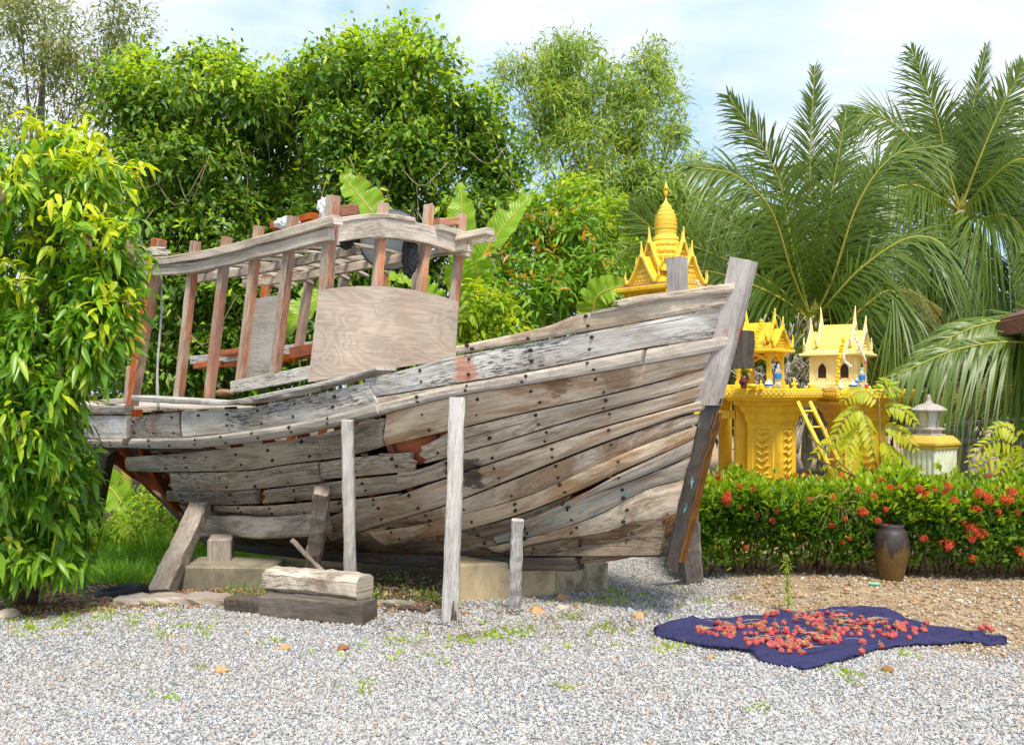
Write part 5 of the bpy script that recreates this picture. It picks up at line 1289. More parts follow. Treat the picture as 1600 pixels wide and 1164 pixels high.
shrub('yellow_green_bush', [blob(*a) for a in ((880, 310, 13.6, 60, 34, .7), (945, 335, 13.5, 48, 34, .6), (840, 330, 13.6, 50, 40, .6), (905, 350, 13.3, 60, 36, .6), (980, 380, 13.4, 40, 40, .5))], 53, 'dense yellow green creeper bush left of the golden spire', [M['lf_bush'], M['lf_vineY']], 1000, 6, .085, .045, .05, yo(.4), det=1)
gb = 'low bushes under the stern'
shrub('low_bush', [blob(*a) for a in ((245, 800, 12.2, 70, 46, .6), (300, 830, 12.0, 62, 50, .5))], 54, 'bright green bush seen under the stern, right of the banana leaf', [M['lf_bush'], M['lf_vineY']], 1200, 6, .07, .030, .04, yo(.3), det=1, group=gb)
shrub('low_bush', [blob(*a) for a in ((185, 830, 13.2, 60, 30, .5),)], 55, 'pale yellowish bush under the stern, nearest the leafy tree', [M['lf_vineY'], M['lf_dry']], 1000, 6, .07, .03, .04, yo(.3), det=1, group=gb)
shrub('low_bush', [blob(*a) for a in ((350, 800, 13.4, 80, 46, .6), (440, 810, 13.6, 80, 46, .6))], 56, 'darker green bush behind the concrete block under the hull', [M['lf_shrub'], M['lf_bush']], 900, 6, .08, .034, .04, yo(.3), det=1, group=gb)
# dark undergrowth far behind: one mass
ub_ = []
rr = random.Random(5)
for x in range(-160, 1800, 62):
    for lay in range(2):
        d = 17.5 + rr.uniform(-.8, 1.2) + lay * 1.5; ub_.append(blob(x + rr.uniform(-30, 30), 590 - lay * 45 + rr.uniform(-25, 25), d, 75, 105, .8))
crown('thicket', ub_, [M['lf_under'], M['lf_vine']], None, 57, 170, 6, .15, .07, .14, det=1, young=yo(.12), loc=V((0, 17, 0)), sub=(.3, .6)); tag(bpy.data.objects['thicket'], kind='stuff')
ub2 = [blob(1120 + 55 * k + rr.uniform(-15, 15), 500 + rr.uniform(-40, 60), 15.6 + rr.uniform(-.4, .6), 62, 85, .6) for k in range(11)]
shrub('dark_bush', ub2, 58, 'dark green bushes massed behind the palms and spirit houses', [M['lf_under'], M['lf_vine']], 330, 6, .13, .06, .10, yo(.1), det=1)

# ---------------------------------------------------------------- banana plants
def banana_leaf(mb, pts, w, roll, seed, n=46):
    rr = random.Random(seed); path = catmull([V(p) for p in pts], n); roll = V(roll); J = (-1, -.66, -.33, 0, .33, .66, 1)
    notch = {sg: {rr.randrange(8, n - 4): rr.uniform(.35, .75) for _ in range(5)} for sg in (-1, 1)}; rows = []
    for i, p in enumerate(path):
        t = i / (n - 1); d = (path[min(i + 1, n - 1)] - path[max(i - 1, 0)]).normalized(); s = d.cross(roll).normalized(); u = s.cross(d)
        k = w * min(1, (t / .14 + .02)) ** .55 * max(.01, 1 - max(0, (t - .55) / .45) ** 1.7) ** .75
        row = []
        for x in J:
            e = abs(x); sg = -1 if x < 0 else 1; kk = k * (notch[sg].get(i, 1) if e > .9 else (notch[sg].get(i, 1) * .5 + .5) if e > .6 else 1)
            wv = .020 * e * sin(t * 26 + seed + x * 2) + .012 * e * sin(t * 61 + seed * 2)
            row.append(p + s * x * kk + u * (k * (.42 * e - .16 * e * e) + wv) - d * (.05 * e * w * -1))
        rows.append(row)
    vs = [q for r in rows for q in r]; fs = []; uv = []; m = len(J)
    for i in range(n - 1):
        for j in range(m - 1):
            fs.append((i * m + j, i * m + j + 1, (i + 1) * m + j + 1, (i + 1) * m + j)); uv.append([(J[j], i / n), (J[j + 1], i / n), (J[j + 1], (i + 1) / n), (J[j], (i + 1) / n)])
    mb.add(vs, fs, uv, 0, True)
    tube(mb, [p - V((0, 0, .0)) for p in path], .024, .006, seg=6, n=n, mi=1)
def bananamat(name, a, b, brown=(.30, .20, .07)):
    m = NT(name); uv = m.n('ShaderNodeSeparateXYZ'); m.set(uv.inputs[0], m.coord('UV')); au = m.math('ABSOLUTE', uv.outputs[0])
    ph = m.math('SUBTRACT', m.math('MULTIPLY', uv.outputs[1], 210.0), m.math('MULTIPLY', au, 16.0)); vein = m.math('MULTIPLY_ADD', m.math('SINE', ph), .5, .5)
    nz = m.noise(m.coord('Object'), 4, 4, .6); cm = m.n('ShaderNodeCombineXYZ'); m.set(cm.inputs[0], m.math('MULTIPLY', ph, .12)); m.set(cm.inputs[1], au); band = m.noise(cm.outputs[0], 1.0, 3, .6)
    c = m.mix(m.ramp(band, [(.3, 0.0), (.7, 1.0)]), a, b); c = m.mix(1.0, c, m.ramp(vein, [(.0, .84), (1, 1.08)]), 'MULTIPLY')
    edge = m.math('GREATER_THAN', m.math('ADD', au, m.math('MULTIPLY', nz, .35)), 1.16); c = m.mix(edge, c, brown)
    c = m.mix(m.ramp(au, [(.02, .55), (.10, 0.0)]), c, (.42, .48, .10))
    p = m.bsdf(c, .38, .45, m.bump(vein, .25, .01)); tr = m.n('ShaderNodeBsdfTranslucent'); m.set(tr.inputs[0], m.mix(1.0, c, (1.5, 1.4, .5), 'MULTIPLY'))
    mx = m.n('ShaderNodeMixShader'); m.set(mx.inputs[0], .42); m.t.links.new(p, mx.inputs[1]); m.t.links.new(tr.outputs[0], mx.inputs[2]); return m.done(mx.outputs[0])
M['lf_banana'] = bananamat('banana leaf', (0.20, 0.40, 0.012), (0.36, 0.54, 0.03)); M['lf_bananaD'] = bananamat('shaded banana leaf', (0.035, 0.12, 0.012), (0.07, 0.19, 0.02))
def banana(base, leaves, label, seed, mat, name='banana_plant', group='banana plants'):
    base = V(base); o = thing(name, base, label, 'banana plant', group)
    mb = MB(); top = base + V((0, 0, 1.3)); tube(mb, [base, base.lerp(top, .5), top], .10, .06, seg=10, jit=.03); mb.build('pseudostem', M['rib'], o)
    for k, (pts, w, roll) in enumerate(leaves):
        mb = MB(); P3 = [top] + [P(*q) for q in pts] if True else pts
        banana_leaf(mb, [P(*q) for q in pts], w, roll, seed + k); tube(mb, [top, top.lerp(P(*pts[0]), .6) + V((0, 0, .1)), P(*pts[0])], .03, .02, seg=6, n=8, mi=1); mb.build('banana_leaf', [mat, M['rib']], o)
tc = V((0, -1, .25))
banana((-1.6, 11.9, ground_z(-1.6, 11.9)), [([(612, 400, 11.7), (585, 340, 11.6), (560, 305, 11.6), (533, 272, 11.6)], .225, V((.35, -1, .3))),
        ([(560, 480, 11.6), (590, 447, 11.4), (640, 430, 11.2)], .18, V((.0, -.5, 1))), ([(520, 470, 11.5), (490, 470, 11.2), (440, 530, 11.0)], .20, V((0, -.7, .8)))],
       'banana plant with one broad leaf rising above the arched cabin front', 61, M['lf_banana'])
banana((-.75, 11.7, ground_z(-.75, 11.7)), [([(716, 470, 11.4), (722, 400, 11.3), (722, 340, 11.3), (720, 286, 11.4)], .185, V((-.3, -1, .0))), ([(730, 470, 11.5), (750, 410, 11.4), (790, 350, 11.4), (832, 303, 11.5)], .19, V((-.45, -1, .3))),
        ([(690, 500, 11.4), (660, 450, 11.2), (620, 440, 11.0)], .18, V((0, -.7, .7))), ([(730, 490, 11.3), (745, 430, 11.1), (735, 395, 11)], .19, V((.3, -1, 0)))],
       'banana plant with an upright leaf and a slanting leaf right of the cabin roof', 66, M['lf_banana'])
banana((.98, 11.3, ground_z(1, 11.3)), [([(925, 500, 11.2), (935, 462, 11.1), (985, 442, 11.0)], .19, V((0, -1, .35)))], 'low banana leaf peeping over the bow planks left of the spire house', 70, M['lf_banana'])
banana((-5.0, 12.9, ground_z(-5, 12.9)), [([(150, 760, 12.6), (175, 765, 12.3), (205, 812, 12.1)], .24, V((-.2, -1, .3))), ([(140, 740, 12.6), (120, 720, 12.3), (90, 760, 12.1)], .22, V((0, -1, .3)))], 'banana plant under the stern beside the brown prop', 73, M['lf_banana'])
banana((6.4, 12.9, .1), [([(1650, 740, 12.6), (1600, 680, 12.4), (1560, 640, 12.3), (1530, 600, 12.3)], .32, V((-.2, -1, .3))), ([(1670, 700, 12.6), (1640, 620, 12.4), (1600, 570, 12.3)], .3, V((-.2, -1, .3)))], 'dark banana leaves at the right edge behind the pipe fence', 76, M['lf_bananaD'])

# ---------------------------------------------------------------- coconut palms
def frond(parent, pts, seed, n=118, lmax=.75, roll=None, droop=.35, mat='lf_palm', w=.024, tt=.10, fwd=.55):
    rg = np.random.default_rng(seed); q = catmull([V(p) for p in pts], 60); pa = np.array([list(p) for p in q])
    ts = np.linspace(tt, .995, n) + rg.uniform(-.003, .003, n); idx = np.clip(ts * 59, 0, 58.99); i0 = idx.astype(int); fr = (idx - i0)[:, None]
    pos = pa[i0] * (1 - fr) + pa[i0 + 1] * fr; tan = nrm(pa[np.minimum(i0 + 2, 59)] - pa[np.maximum(i0 - 1, 0)])
    roll = np.array(roll if roll is not None else (0.05, -1, .25), float); VV = []; FF = []; base = 0
    for sg in (-1, 1):
        side = nrm(np.cross(tan, np.broadcast_to(roll, tan.shape))) * sg; up = np.cross(side, tan) * sg
        s = (ts - tt) / (1 - tt); Lf = lmax * (np.sin(np.pi * (.16 + .80 * s ** .85)) ** .75) * rg.uniform(.88, 1.08, n)
        a0 = nrm(side * (1.0 - .45 * s[:, None]) + tan * (fwd + .6 * s[:, None]) + up * .18 * sg + rg.normal(size=(n, 3)) * .11)
        rowsL = []
        dr = droop * rg.uniform(.5, 1.7, n) + (rg.random(n) < .05) * rg.uniform(.5, 1.2, n); Lf = Lf * 1.08 * np.where(rg.random(n) < .06, rg.uniform(.4, .8, n), 1)
        for k, t in enumerate((0, .3, .65, 1.0)):
            c = pos + a0 * (Lf * t)[:, None] + np.array([0, 0, -1.0]) * (dr * Lf * t * t)[:, None]
            wv = nrm(np.cross(a0, np.cross(tan, a0)) if False else tan - a0 * (tan * a0).sum(1, keepdims=True)) * (w * .5 * (.7, 1.0, .75, .08)[k])
            rowsL += [c - wv, c + wv]
        v = np.stack(rowsL, 1).reshape(-1, 3); f = np.array([(0, 1, 3, 2), (2, 3, 5, 4), (4, 5, 7, 6)])[None] + (np.arange(n) * 8)[:, None, None] + base
        VV.append(v); FF.append(f.reshape(-1, 4)); base += n * 8
    nb = 8 * n; e = np.arange(n - 1)
    for s0 in (0, nb): FF.append(np.stack([s0 + e * 8 + 1, s0 + (e + 1) * 8, s0 + (e + 1) * 8 + 1, s0 + e * 8], 1))
    FF.append(np.array([[0, 1, nb + 1, nb]]))
    # rib
    rib = MB(); tube(rib, q, .022, .005, seg=6, n=24)
    o = npmesh('frond', np.concatenate(VV), np.concatenate(FF), M[mat], parent); rib.build('rib', M['rib'], o); return o
def arc(h, rg, amin, amax, L):
    a = rg.uniform(amin, amax); el = rg.uniform(.25, 1.25); d = V((sin(a) * cos(el), rg.uniform(-.1, .75) * cos(el), sin(el))).normalized(); g = rg.uniform(.35, .75) * L
    return [h + d * L * t - V((0, 0, g * t * t * (1.15 - .5 * el))) for t in (.33, .66, 1.0)]
def palm(base, head, fronds, label, seed, extra=0, L=3.0, arange=(-1.57, 1.57)):
    base = V(base); o = thing('coconut_palm', base, label, 'palm tree', 'coconut palms'); h = P(*head)
    mb = MB(); tube(mb, [base, base.lerp(h, .5) + V((.05, 0, 0)), h], .17, .12, seg=12, n=16, jit=.05); mb.build('trunk', M['barkg'], o)
    for k, f in enumerate(fronds):
        pts, kw = f; frond(o, [h] + [P(*p) for p in pts], seed + k, **kw)
    rx = random.Random(seed + 5)
    for k in range(extra): frond(o, [h] + arc(h, rx, *arange, L * rx.uniform(.8, 1.15)), seed + 100 + k, lmax=.78, droop=.5, roll=(rx.uniform(-.3, .3), -.8, rx.uniform(.2, .7)), mat='lf_palm' if k % 6 else 'lf_palmY')
    return o
D1 = 12.8
palm((P(1265, 560, D1).x, D1, .0), (1268, 505, D1), [
    ([(1240, 400, 12.6), (1212, 270, 12.4), (1138, 150, 12.2)], dict(lmax=.80, roll=(.25, -1, .1))),
    ([(1268, 400, 12.9), (1266, 250, 13.0), (1273, 105, 13.1)], dict(lmax=.62, roll=(-.6, -1, 0), droop=.15)),
    ([(1238, 430, 12.3), (1205, 330, 11.9), (1150, 275, 11.6), (1085, 262, 11.4)], dict(lmax=.95, roll=(.1, -.75, .65), droop=.55)),
    ([(1285, 400, 12.8), (1302, 290, 12.8), (1322, 175, 12.8)], dict(lmax=.75, roll=(-.1, -1, .1))),
    ([(1300, 440, 12.5), (1340, 320, 12.2), (1395, 245, 12.0), (1470, 228, 11.8)], dict(lmax=.85, roll=(-.1, -.8, .55), droop=.5)),
    ([(1215, 450, 12.6), (1120, 400, 12.3), (1040, 370, 12.1), (985, 330, 12.0)], dict(lmax=.70, roll=(.1, -.9, .4), droop=.0, mat='lf_palm', fwd=.4)),
    ([(1225, 470, 12.2), (1160, 440, 11.9), (1090, 425, 11.7), (1040, 470, 11.6)], dict(lmax=.7, roll=(.1, -.8, .6), droop=.6)),
    ([(1290, 480, 12.2), (1345, 420, 11.8), (1420, 372, 11.5), (1475, 385, 11.3), (1497, 455, 11.2)], dict(lmax=.80, roll=(0, -.75, .65), droop=.7)),
    ([(1295, 530, 12.0), (1350, 480, 11.6), (1395, 455, 11.4), (1412, 520, 11.2), (1408, 590, 11.1)], dict(lmax=.75, roll=(0, -.8, .6), droop=.8, mat='lf_palm')),
    ([(1225, 500, 12.9), (1180, 380, 13.2), (1110, 330, 13.4)], dict(lmax=.85, roll=(.2, -1, .3), droop=.4)),
    ([(1300, 470, 13.2), (1330, 380, 13.4), (1370, 290, 13.6)], dict(lmax=.85, roll=(0, -1, .2), droop=.3)),
    ([(1230, 540, 12.4), (1190, 510, 12.1), (1150, 540, 11.9)], dict(lmax=.7, droop=.7)),
    ([(1330, 560, 12.4), (1390, 560, 12.0), (1430, 620, 11.8)], dict(lmax=.6, droop=.8, mat='lf_palmY')),
], 'nearest coconut palm, fronds fanning up directly behind the spirit houses', 400, 11, 2.7)
D2 = 15.0
palm((P(1500, 500, D2).x, D2, .0), (1500, 330, D2), [
    ([(1478, 250, 14.9), (1462, 180, 14.8), (1424, 78, 14.7)], dict(lmax=.95, roll=(.3, -1, .1))),
    ([(1515, 230, 15.1), (1520, 170, 15.1), (1541, 72, 15.2)], dict(lmax=.55, roll=(-.9, -.6, 0), droop=.1)),
    ([(1530, 250, 14.8), (1560, 180, 14.7), (1605, 95, 14.6)], dict(lmax=1.0, roll=(-.2, -1, .1))),
    ([(1470, 280, 14.6), (1420, 215, 14.2), (1370, 180, 14.0), (1325, 185, 13.9)], dict(lmax=.80, roll=(.1, -.8, .6), droop=.3)),
    ([(1540, 290, 14.5), (1590, 250, 14.1), (1650, 260, 13.9)], dict(lmax=.95, roll=(-.1, -.8, .6), droop=.6)),
    ([(1470, 310, 14.5), (1430, 290, 14.1), (1390, 300, 13.9), (1350, 360, 13.8)], dict(lmax=.95, roll=(.1, -.8, .6), droop=.6)),
    ([(1535, 340, 14.4), (1580, 340, 14.0), (1620, 400, 13.8)], dict(lmax=.95, droop=.7)),
    ([(1475, 350, 14.4), (1450, 380, 14.1), (1430, 450, 14.0)], dict(lmax=.85, droop=.7)),
    ([(1520, 370, 14.3), (1545, 410, 14.0), (1550, 480, 13.9)], dict(lmax=.85, droop=.7)),
    ([(1560, 300, 15.2), (1610, 210, 15.4), (1650, 150, 15.5)], dict(lmax=.9, roll=(-.2, -1, .2))),
    ([(1490, 250, 15.6), (1460, 215, 15.9), (1400, 230, 16)], dict(lmax=.85, droop=.5)),
    ([(1500, 390, 14.6), (1480, 430, 14.4), (1500, 500, 14.3)], dict(lmax=.7, droop=.8, mat='lf_palmY')),
], 'taller coconut palm in the right rear with fronds against the sky', 440, 11, 2.9)
D3 = 11.0
palm((P(1760, 640, D3).x, D3, .0), (1760, 560, D3), [
    ([(1680, 520, 10.8), (1600, 500, 10.6), (1520, 512, 10.5), (1432, 556, 10.4)], dict(lmax=.62, w=.026, roll=(0, -.55, .85), droop=.75, tt=.2)),
    ([(1690, 555, 10.4), (1600, 535, 10.1), (1500, 545, 10.0), (1395, 588, 9.9)], dict(lmax=.66, w=.026, roll=(0, -.55, .85), droop=.85, tt=.2)),
    ([(1690, 600, 11.2), (1600, 600, 11.4), (1500, 620, 11.6), (1400, 655, 11.8)], dict(lmax=.6, roll=(0, -.7, .7), droop=.5, mat='lf_palmY')),
    ([(1720, 470, 11), (1680, 420, 11), (1600, 400, 11)], dict(lmax=.7, droop=.7)),
    ([(1790, 450, 11), (1800, 380, 11), (1850, 300, 11)], dict(lmax=.8)),
], 'low coconut palm beyond the right edge, two long fronds drooping behind the lantern', 480)

# ---------------------------------------------------------------- flowering hedge
hedge_b = G(1350, 912); hedge = thing('ixora_hedge', V((hedge_b.x, hedge_b.y, hedge_b.z)), 'clipped ixora hedge with orange red flower heads behind the cloth', 'hedge')
rg = np.random.default_rng(77); n = 9000
def hedge_geo(u):                                   # along the hedge: centre line, half depth, height
    x = 1.42 + u * 3.9; yc = 8.72 - .28 * u; return x, yc
Hp = []; Ho = []
for _ in range(n):
    u = rg.random() * 1.06; x, yc = hedge_geo(u); face = rg.random()
    top = .63 + .05 * sin(x * 4.3) + .045 * sin(x * 9.7 + 1) + .03 * sin(x * 23) + .07 * u
    if face < .60: z = .10 + (top - .10) * rg.random() ** .8; y = yc - .42 - .03 * sin(x * 5 + z * 6) + rg.normal() * .045 + max(0, .30 - z) * .30; o = (0, -.9, .35)
    elif face < .90: z = top + rg.normal() * .035; y = yc + rg.uniform(-.42, .42); o = (0, -.15, 1)
    else: z = .2 + (top - .2) * rg.random(); y = yc + rg.uniform(-.36, .4); o = (0, -.3, .6)
    if (x - jb.x) ** 2 + (y - jb.y) ** 2 < .030 and z < .46: continue
    if z < .34 and rg.random() < .5: continue
    Hp.append((x, y, z + ground_z(x, y))); Ho.append(o)
Hp, Ho = np.array(Hp), nrm(np.array(Ho, float))
def yh(p, o, rg): return rg.random(len(p)) < np.clip((p[:, 2] - .48) * 2.8, .05, .75)
crown('foliage', None, [M['lf_hedge'], M['lf_hedgeY']], hedge, 78, 0, 7, .062, .024, .024, droop=.0, curl=.12, det=2, upb=.55, out=.7, rnd=.75, young=yh, tw=(Hp, Ho), lvar=.3)
# upright shoots along the top
sh = []; so_ = []
for _ in range(420):
    u = rg.random() * 1.06; x, yc = hedge_geo(u); y = yc + rg.uniform(-.42, .3); z0 = .63 + .07 * u + .05 * sin(x * 4.3); h = rg.uniform(.03, .10) + .12 * (rg.random() < .12)
    for k in range(3): sh.append((x, y, ground_z(x, y) + z0 + h * k / 2)); so_.append((0, -.1, 1))
crown('shoots', None, [M['lf_hedgeY']], hedge, 79, 0, 4, .058, .019, .012, droop=.0, curl=.05, upb=.9, out=.4, rnd=.6, det=2, tw=(np.array(sh), np.array(so_, float)))
mb = MB()
for _ in range(150):
    u = rg.random() * 1.05; x, yc = hedge_geo(u); y = yc + rg.uniform(-.36, .15); g = ground_z(x, y)
    tube(mb, [V((x, y, g - .02)), V((x + rg.uniform(-.06, .06), y - .03, g + .2)), V((x + rg.uniform(-.15, .15), y - .1, g + .5))], .009, .005, seg=5, n=5)
mb.build('stems', M['bark'], hedge)
def flower_mesh(seed, r, n):
    rr = random.Random(seed); mb = MB()
    for k in range(n):
        a = rr.uniform(0, 6.3); ph = math.acos(rr.uniform(.05, 1)); o = V((sin(ph) * cos(a), sin(ph) * sin(a), cos(ph))); c = o * r * rr.uniform(.75, 1)
        t = o.cross(V((.3, .5, .8))).normalized(); s = o.cross(t); b0_ = rr.uniform(0, 1.5); pr_ = r * .42
        for q in range(4):
            b = b0_ + q * pi / 2; d = t * cos(b) + s * sin(b); e = t * cos(b + pi / 2) + s * sin(b + pi / 2)
            mb.add([c, c + d * pr_ * .55 + e * pr_ * .28 + o * .003, c + d * pr_ - o * .003, c + d * pr_ * .55 - e * pr_ * .28 + o * .003], [(0, 1, 2, 3)])
    ob = mb.build('flower_head', M['petalr'], None, loc=V((0, 0, 0))); me = ob.data; bpy.data.objects.remove(ob); return me
FH = [flower_mesh(k, .040, 26) for k in range(4)]
def put_flower(px_, py_, s, y=None):
    p = None
    for d in np.arange(7.6, 9.2, .02):
        q = P(px_, py_, d); u = (q.x - 1.42) / 3.9; yc = 8.72 - .28 * u; top = .65 + .05 * sin(q.x * 4.3) + .07 * u + ground_z(q.x, q.y)
        if q.y >= yc - .53 and q.z <= top + .06: p = q; break
        if q.y > yc + .3: p = q; break
    if p is None: return
    o = bpy.data.objects.new('flower_head', R.choice(FH)); link(o, hedge); o.location = p - wpos(hedge); s *= R.uniform(.7, 1.0); o.scale = (s, s, s)
    o.rotation_euler = (radians(55) + R.uniform(-.5, .3), R.uniform(-.4, .4), R.uniform(-.6, .6))
for f in ((1123, 748, 1.3), (1135, 780, 1.2), (1138, 772, 1.0), (1136, 788, .9), (1115, 758, .8), (1155, 760, .8), (1157, 793, .7), (1213, 797, .9), (1206, 814, .8), (1237, 757, .9), (1256, 745, .9), (1300, 777, .9), (1348, 801, 1.2), (1365, 776, .9), (1378, 754, 1.2), (1390, 762, .8), (1321, 811, .7), (1372, 814, .8), (1384, 796, .7),
          (1436, 765, 1.3), (1445, 774, 1.2), (1458, 765, 1.0), (1480, 760, 1.2), (1500, 756, .9), (1514, 764, .8), (1530, 771, 1.3), (1542, 779, 1.4), (1549, 751, .9), (1568, 780, 1.2), (1580, 771, 1.4), (1577, 783, 1.2), (1526, 798, 1.2), (1491, 783, .9), (1503, 815, .9), (1518, 826, 1.5), (1526, 833, 1.5), (1515, 840, 1.4), (1533, 836, 1.4), (1479, 852, 1.5), (1441, 842, .8), (1520, 873, .9), (1595, 868, 1.0), (1590, 858, .8),
          (1420, 750, .9), (1405, 760, .7), (1340, 765, .8), (1325, 760, .7), (1280, 752, .8), (1190, 748, .7), (1175, 765, .7), (1555, 765, .8), (1590, 745, .9), (1465, 748, .9), (1475, 770, .8), (1412, 740, .9), (1395, 742, .7), (1360, 745, .8), (1310, 745, .8), (1230, 745, .7), (1140, 755, .7), (1590, 800, .9), (1560, 800, .7), (1605, 780, 1.1), (1625, 790, 1.1)):
    put_flower(*f)
for _ in range(34): put_flower(R.uniform(1095, 1600), R.choice((R.uniform(742, 765), R.uniform(742, 860))), R.uniform(.55, .8))
# blue hose behind the hedge foot
M['hose'] = plain('blue pipe', (0.02, 0.22, 0.60), .4); mb = MB(); a = P(1085, 879, 9.15); tube(mb, [P(1085, 881, 9.1), P(1250, 882, 9.0), P(1420, 884, 8.95), P(1640, 886, 8.9)], .016, seg=8, n=20); tag(mb.build('blue_pipe', M['hose'], None, loc=G(1300, 900)), 'thin blue water pipe running low behind the flowering hedge', 'pipe')

# ---------------------------------------------------------------- saplings with compound leaves
def compound(mbv, base, tip, n, L, W, sag, rg, roll=(0, -.6, .8)):
    base, tip = np.array(base, float), np.array(tip, float); t = np.linspace(0, 1, n); pos = base + (tip - base) * t[:, None]; pos[:, 2] += sag * 4 * t * (1 - t)
    tan = np.gradient(pos, axis=0); tan = nrm(tan); roll = np.array(roll, float)
    for sg in (-1, 1):
        side = nrm(np.cross(tan, np.broadcast_to(roll, tan.shape))) * sg; ax = side + tan * .55 + rg.normal(size=(n, 3)) * .10 + np.array([0, 0, -.35])
        k = slice(max(1, n // 7), n); m = len(pos[k]); sz = np.sin(np.pi * (.25 + .6 * t[k]))
        v, f, per = leaf_arrays(pos[k], ax[k], np.broadcast_to(roll, tan.shape)[k] + rg.normal(size=(m, 3)) * .15, L * sz, W * sz, .25, .12, 3); mbv.append((v, f))
    return pos
def sapling(base, leaves, label, seed, mat, L=.10, W=.034, name='sapling', stems=()):
    base = V(base); o = thing(name, base, label, 'sapling'); rg = np.random.default_rng(seed); acc = []; mb = MB()
    for a, b, n, sag in leaves:
        pos = compound(acc, P(*a), P(*b), n, L, W, sag, rg, (rg.uniform(-.3, .3), -.75, .55)); tube(mb, [V(p) for p in pos[:: max(1, len(pos) // 6)]], .004, .003, seg=4)
    for s in stems: tube(mb, [P(*q) if len(q) == 3 else V(q) for q in s], .009, .005, seg=5, n=10)
    mb.build('stems', M['vine'], o)
    k = 0; vs = []; fs = []
    for v, f in acc: vs.append(v); fs.append(f + k); k += len(v)
    npmesh('leaflets', np.concatenate(vs), np.concatenate(fs), mat, o)
ds = 9.25; gy = ground_z(3.2, ds)
sapling((P(1375, 760, ds).x, ds, gy), [((1350, 640, ds), (1300, 690, ds - .2), 11, .10), ((1352, 660, ds), (1310, 740, ds - .2), 11, .08), ((1345, 680, ds), (1330, 745, ds - .25), 10, .06), ((1375, 630, ds), (1320, 625, ds - .1), 10, .10), ((1376, 625, ds), (1400, 615, ds - .1), 8, .10), ((1378, 640, ds), (1430, 660, ds - .2), 10, .08), ((1378, 670, ds), (1430, 700, ds - .2), 10, .08), ((1378, 690, ds), (1400, 730, ds - .2), 9, .05), ((1340, 690, ds), (1270, 715, ds - .1), 10, .1), ((1378, 620, ds), (1385, 592, ds), 7, .02), ((1350, 645, ds), (1365, 715, ds - .25), 10, .05), ((1378, 700, ds), (1425, 740, ds - .2), 9, .05)],
        'yellow green sapling with long compound leaves before the right altar table', 91, M['lf_sap'], .12, .040, stems=[[(1375, 790, ds), (1375, 700, ds), (1374, 622, ds)], [(1375, 760, ds), (1362, 690, ds), (1350, 640, ds)]])
sapling((P(1590, 770, 9.1).x, 9.1, gy), [((1590, 700, 9.1), (1515, 720, 8.9), 11, .12), ((1595, 690, 9.1), (1550, 672, 9.0), 9, .08), ((1595, 705, 9.1), (1560, 745, 8.9), 9, .06), ((1600, 690, 9.1), (1650, 690, 9), 9, .1), ((1596, 720, 9.1), (1510, 745, 8.9), 10, .10), ((1600, 720, 9.1), (1640, 745, 9), 9, .08), ((1598, 700, 9.1), (1600, 740, 8.8), 9, .06)],
        'yellow green sapling with drooping compound leaves at the right edge above the hedge', 93, M['lf_sap'], .12, .040, stems=[[(1596, 800, 9.1), (1596, 740, 9.1), (1595, 690, 9.1)]])
sapling((P(965, 560, 12.4).x, 12.4, .0), [((930, 430 + 18 * k, 12.4), (1008, 385 + 22 * k, 12.2), 22, .08) for k in range(5)] + [((938, 428 + 18 * k, 12.42), (880, 400 + 20 * k, 12.3), 18, .08) for k in range(3)] + [((960, 420, 12.4), (975, 372, 12.4), 14, .02), ((985, 430, 12.3), (1010, 380, 12.3), 14, .02)],
        'fern like sapling with fine compound leaves left of the golden spire house', 95, M['lf_bush'], .12, .030, stems=[[(940, 640, 12.4), (935, 520, 12.4), (932, 430, 12.4)]])
# bare pale shrub between the spirit houses
bb = V((P(1240, 700, 11.8).x, 11.8, .05)); bare = thing('bare_shrub', bb, 'leafless pale branched shrub between the small pavilion and cream house', 'shrub'); mb = MB(); rr = random.Random(8)
def branch(p, d, L, r, lev):
    q = p + d * L * .5 + V((rr.uniform(-.05, .05), rr.uniform(-.05, .05), .03)); e = p + d * L; tube(mb, [p, q, e], r, r * .72, seg=6, n=5)
    if lev == 0: return
    for _ in range(rr.choice((2, 3, 3))):
        nd = (d + V((rr.uniform(-.75, .75), rr.uniform(-.6, .4), rr.uniform(-.15, .6)))).normalized(); branch(e, nd, L * rr.uniform(.55, .8), r * .66, lev - 1)
for k in range(4): branch(bb + V((rr.uniform(-.15, .25), 0, 0)), V((rr.uniform(-.35, .4), rr.uniform(-.2, .1), 1)).normalized(), .82, .035, 4)
mb.build('branches', M['barkw'], bare)

# ---------------------------------------------------------------- grass and weeds
def blades(name, pts, mats, h, w, per, spread, seed, lean=.5):
    rg = np.random.default_rng(seed); p = np.repeat(np.array(pts), per, 0); n = len(p); p = p + np.concatenate([rg.normal(size=(n, 2)) * spread, np.zeros((n, 1))], 1)
    p[:, 2] = [ground_z(a, b) for a, b in p[:, :2]]; ax = np.array([0, 0, 1.0]) + rg.normal(size=(n, 3)) * lean * np.array([1, 1, .1]); up = np.concatenate([rg.normal(size=(n, 2)), np.zeros((n, 1))], 1)
    v, f, per_ = leaf_arrays(p, ax, up, h * rg.uniform(.4, 1.3, n), w, rg.uniform(0, .5, n), .1, 2)
    return tag(npmesh(name, v, f, mats, loc=V((p[0, 0], p[0, 1], p[0, 2]))), kind='stuff')
rg = np.random.default_rng(99); pts = []
while len(pts) < 1900:
    d = rg.uniform(9.2, 14.5); x = rg.uniform(-5.8, -1.6)
    if x / d * F + CX < 420: pts.append((x, d, 0))
blades('grass', pts, M['lf_grass'], .26, .011, 8, .07, 100)
pts = []
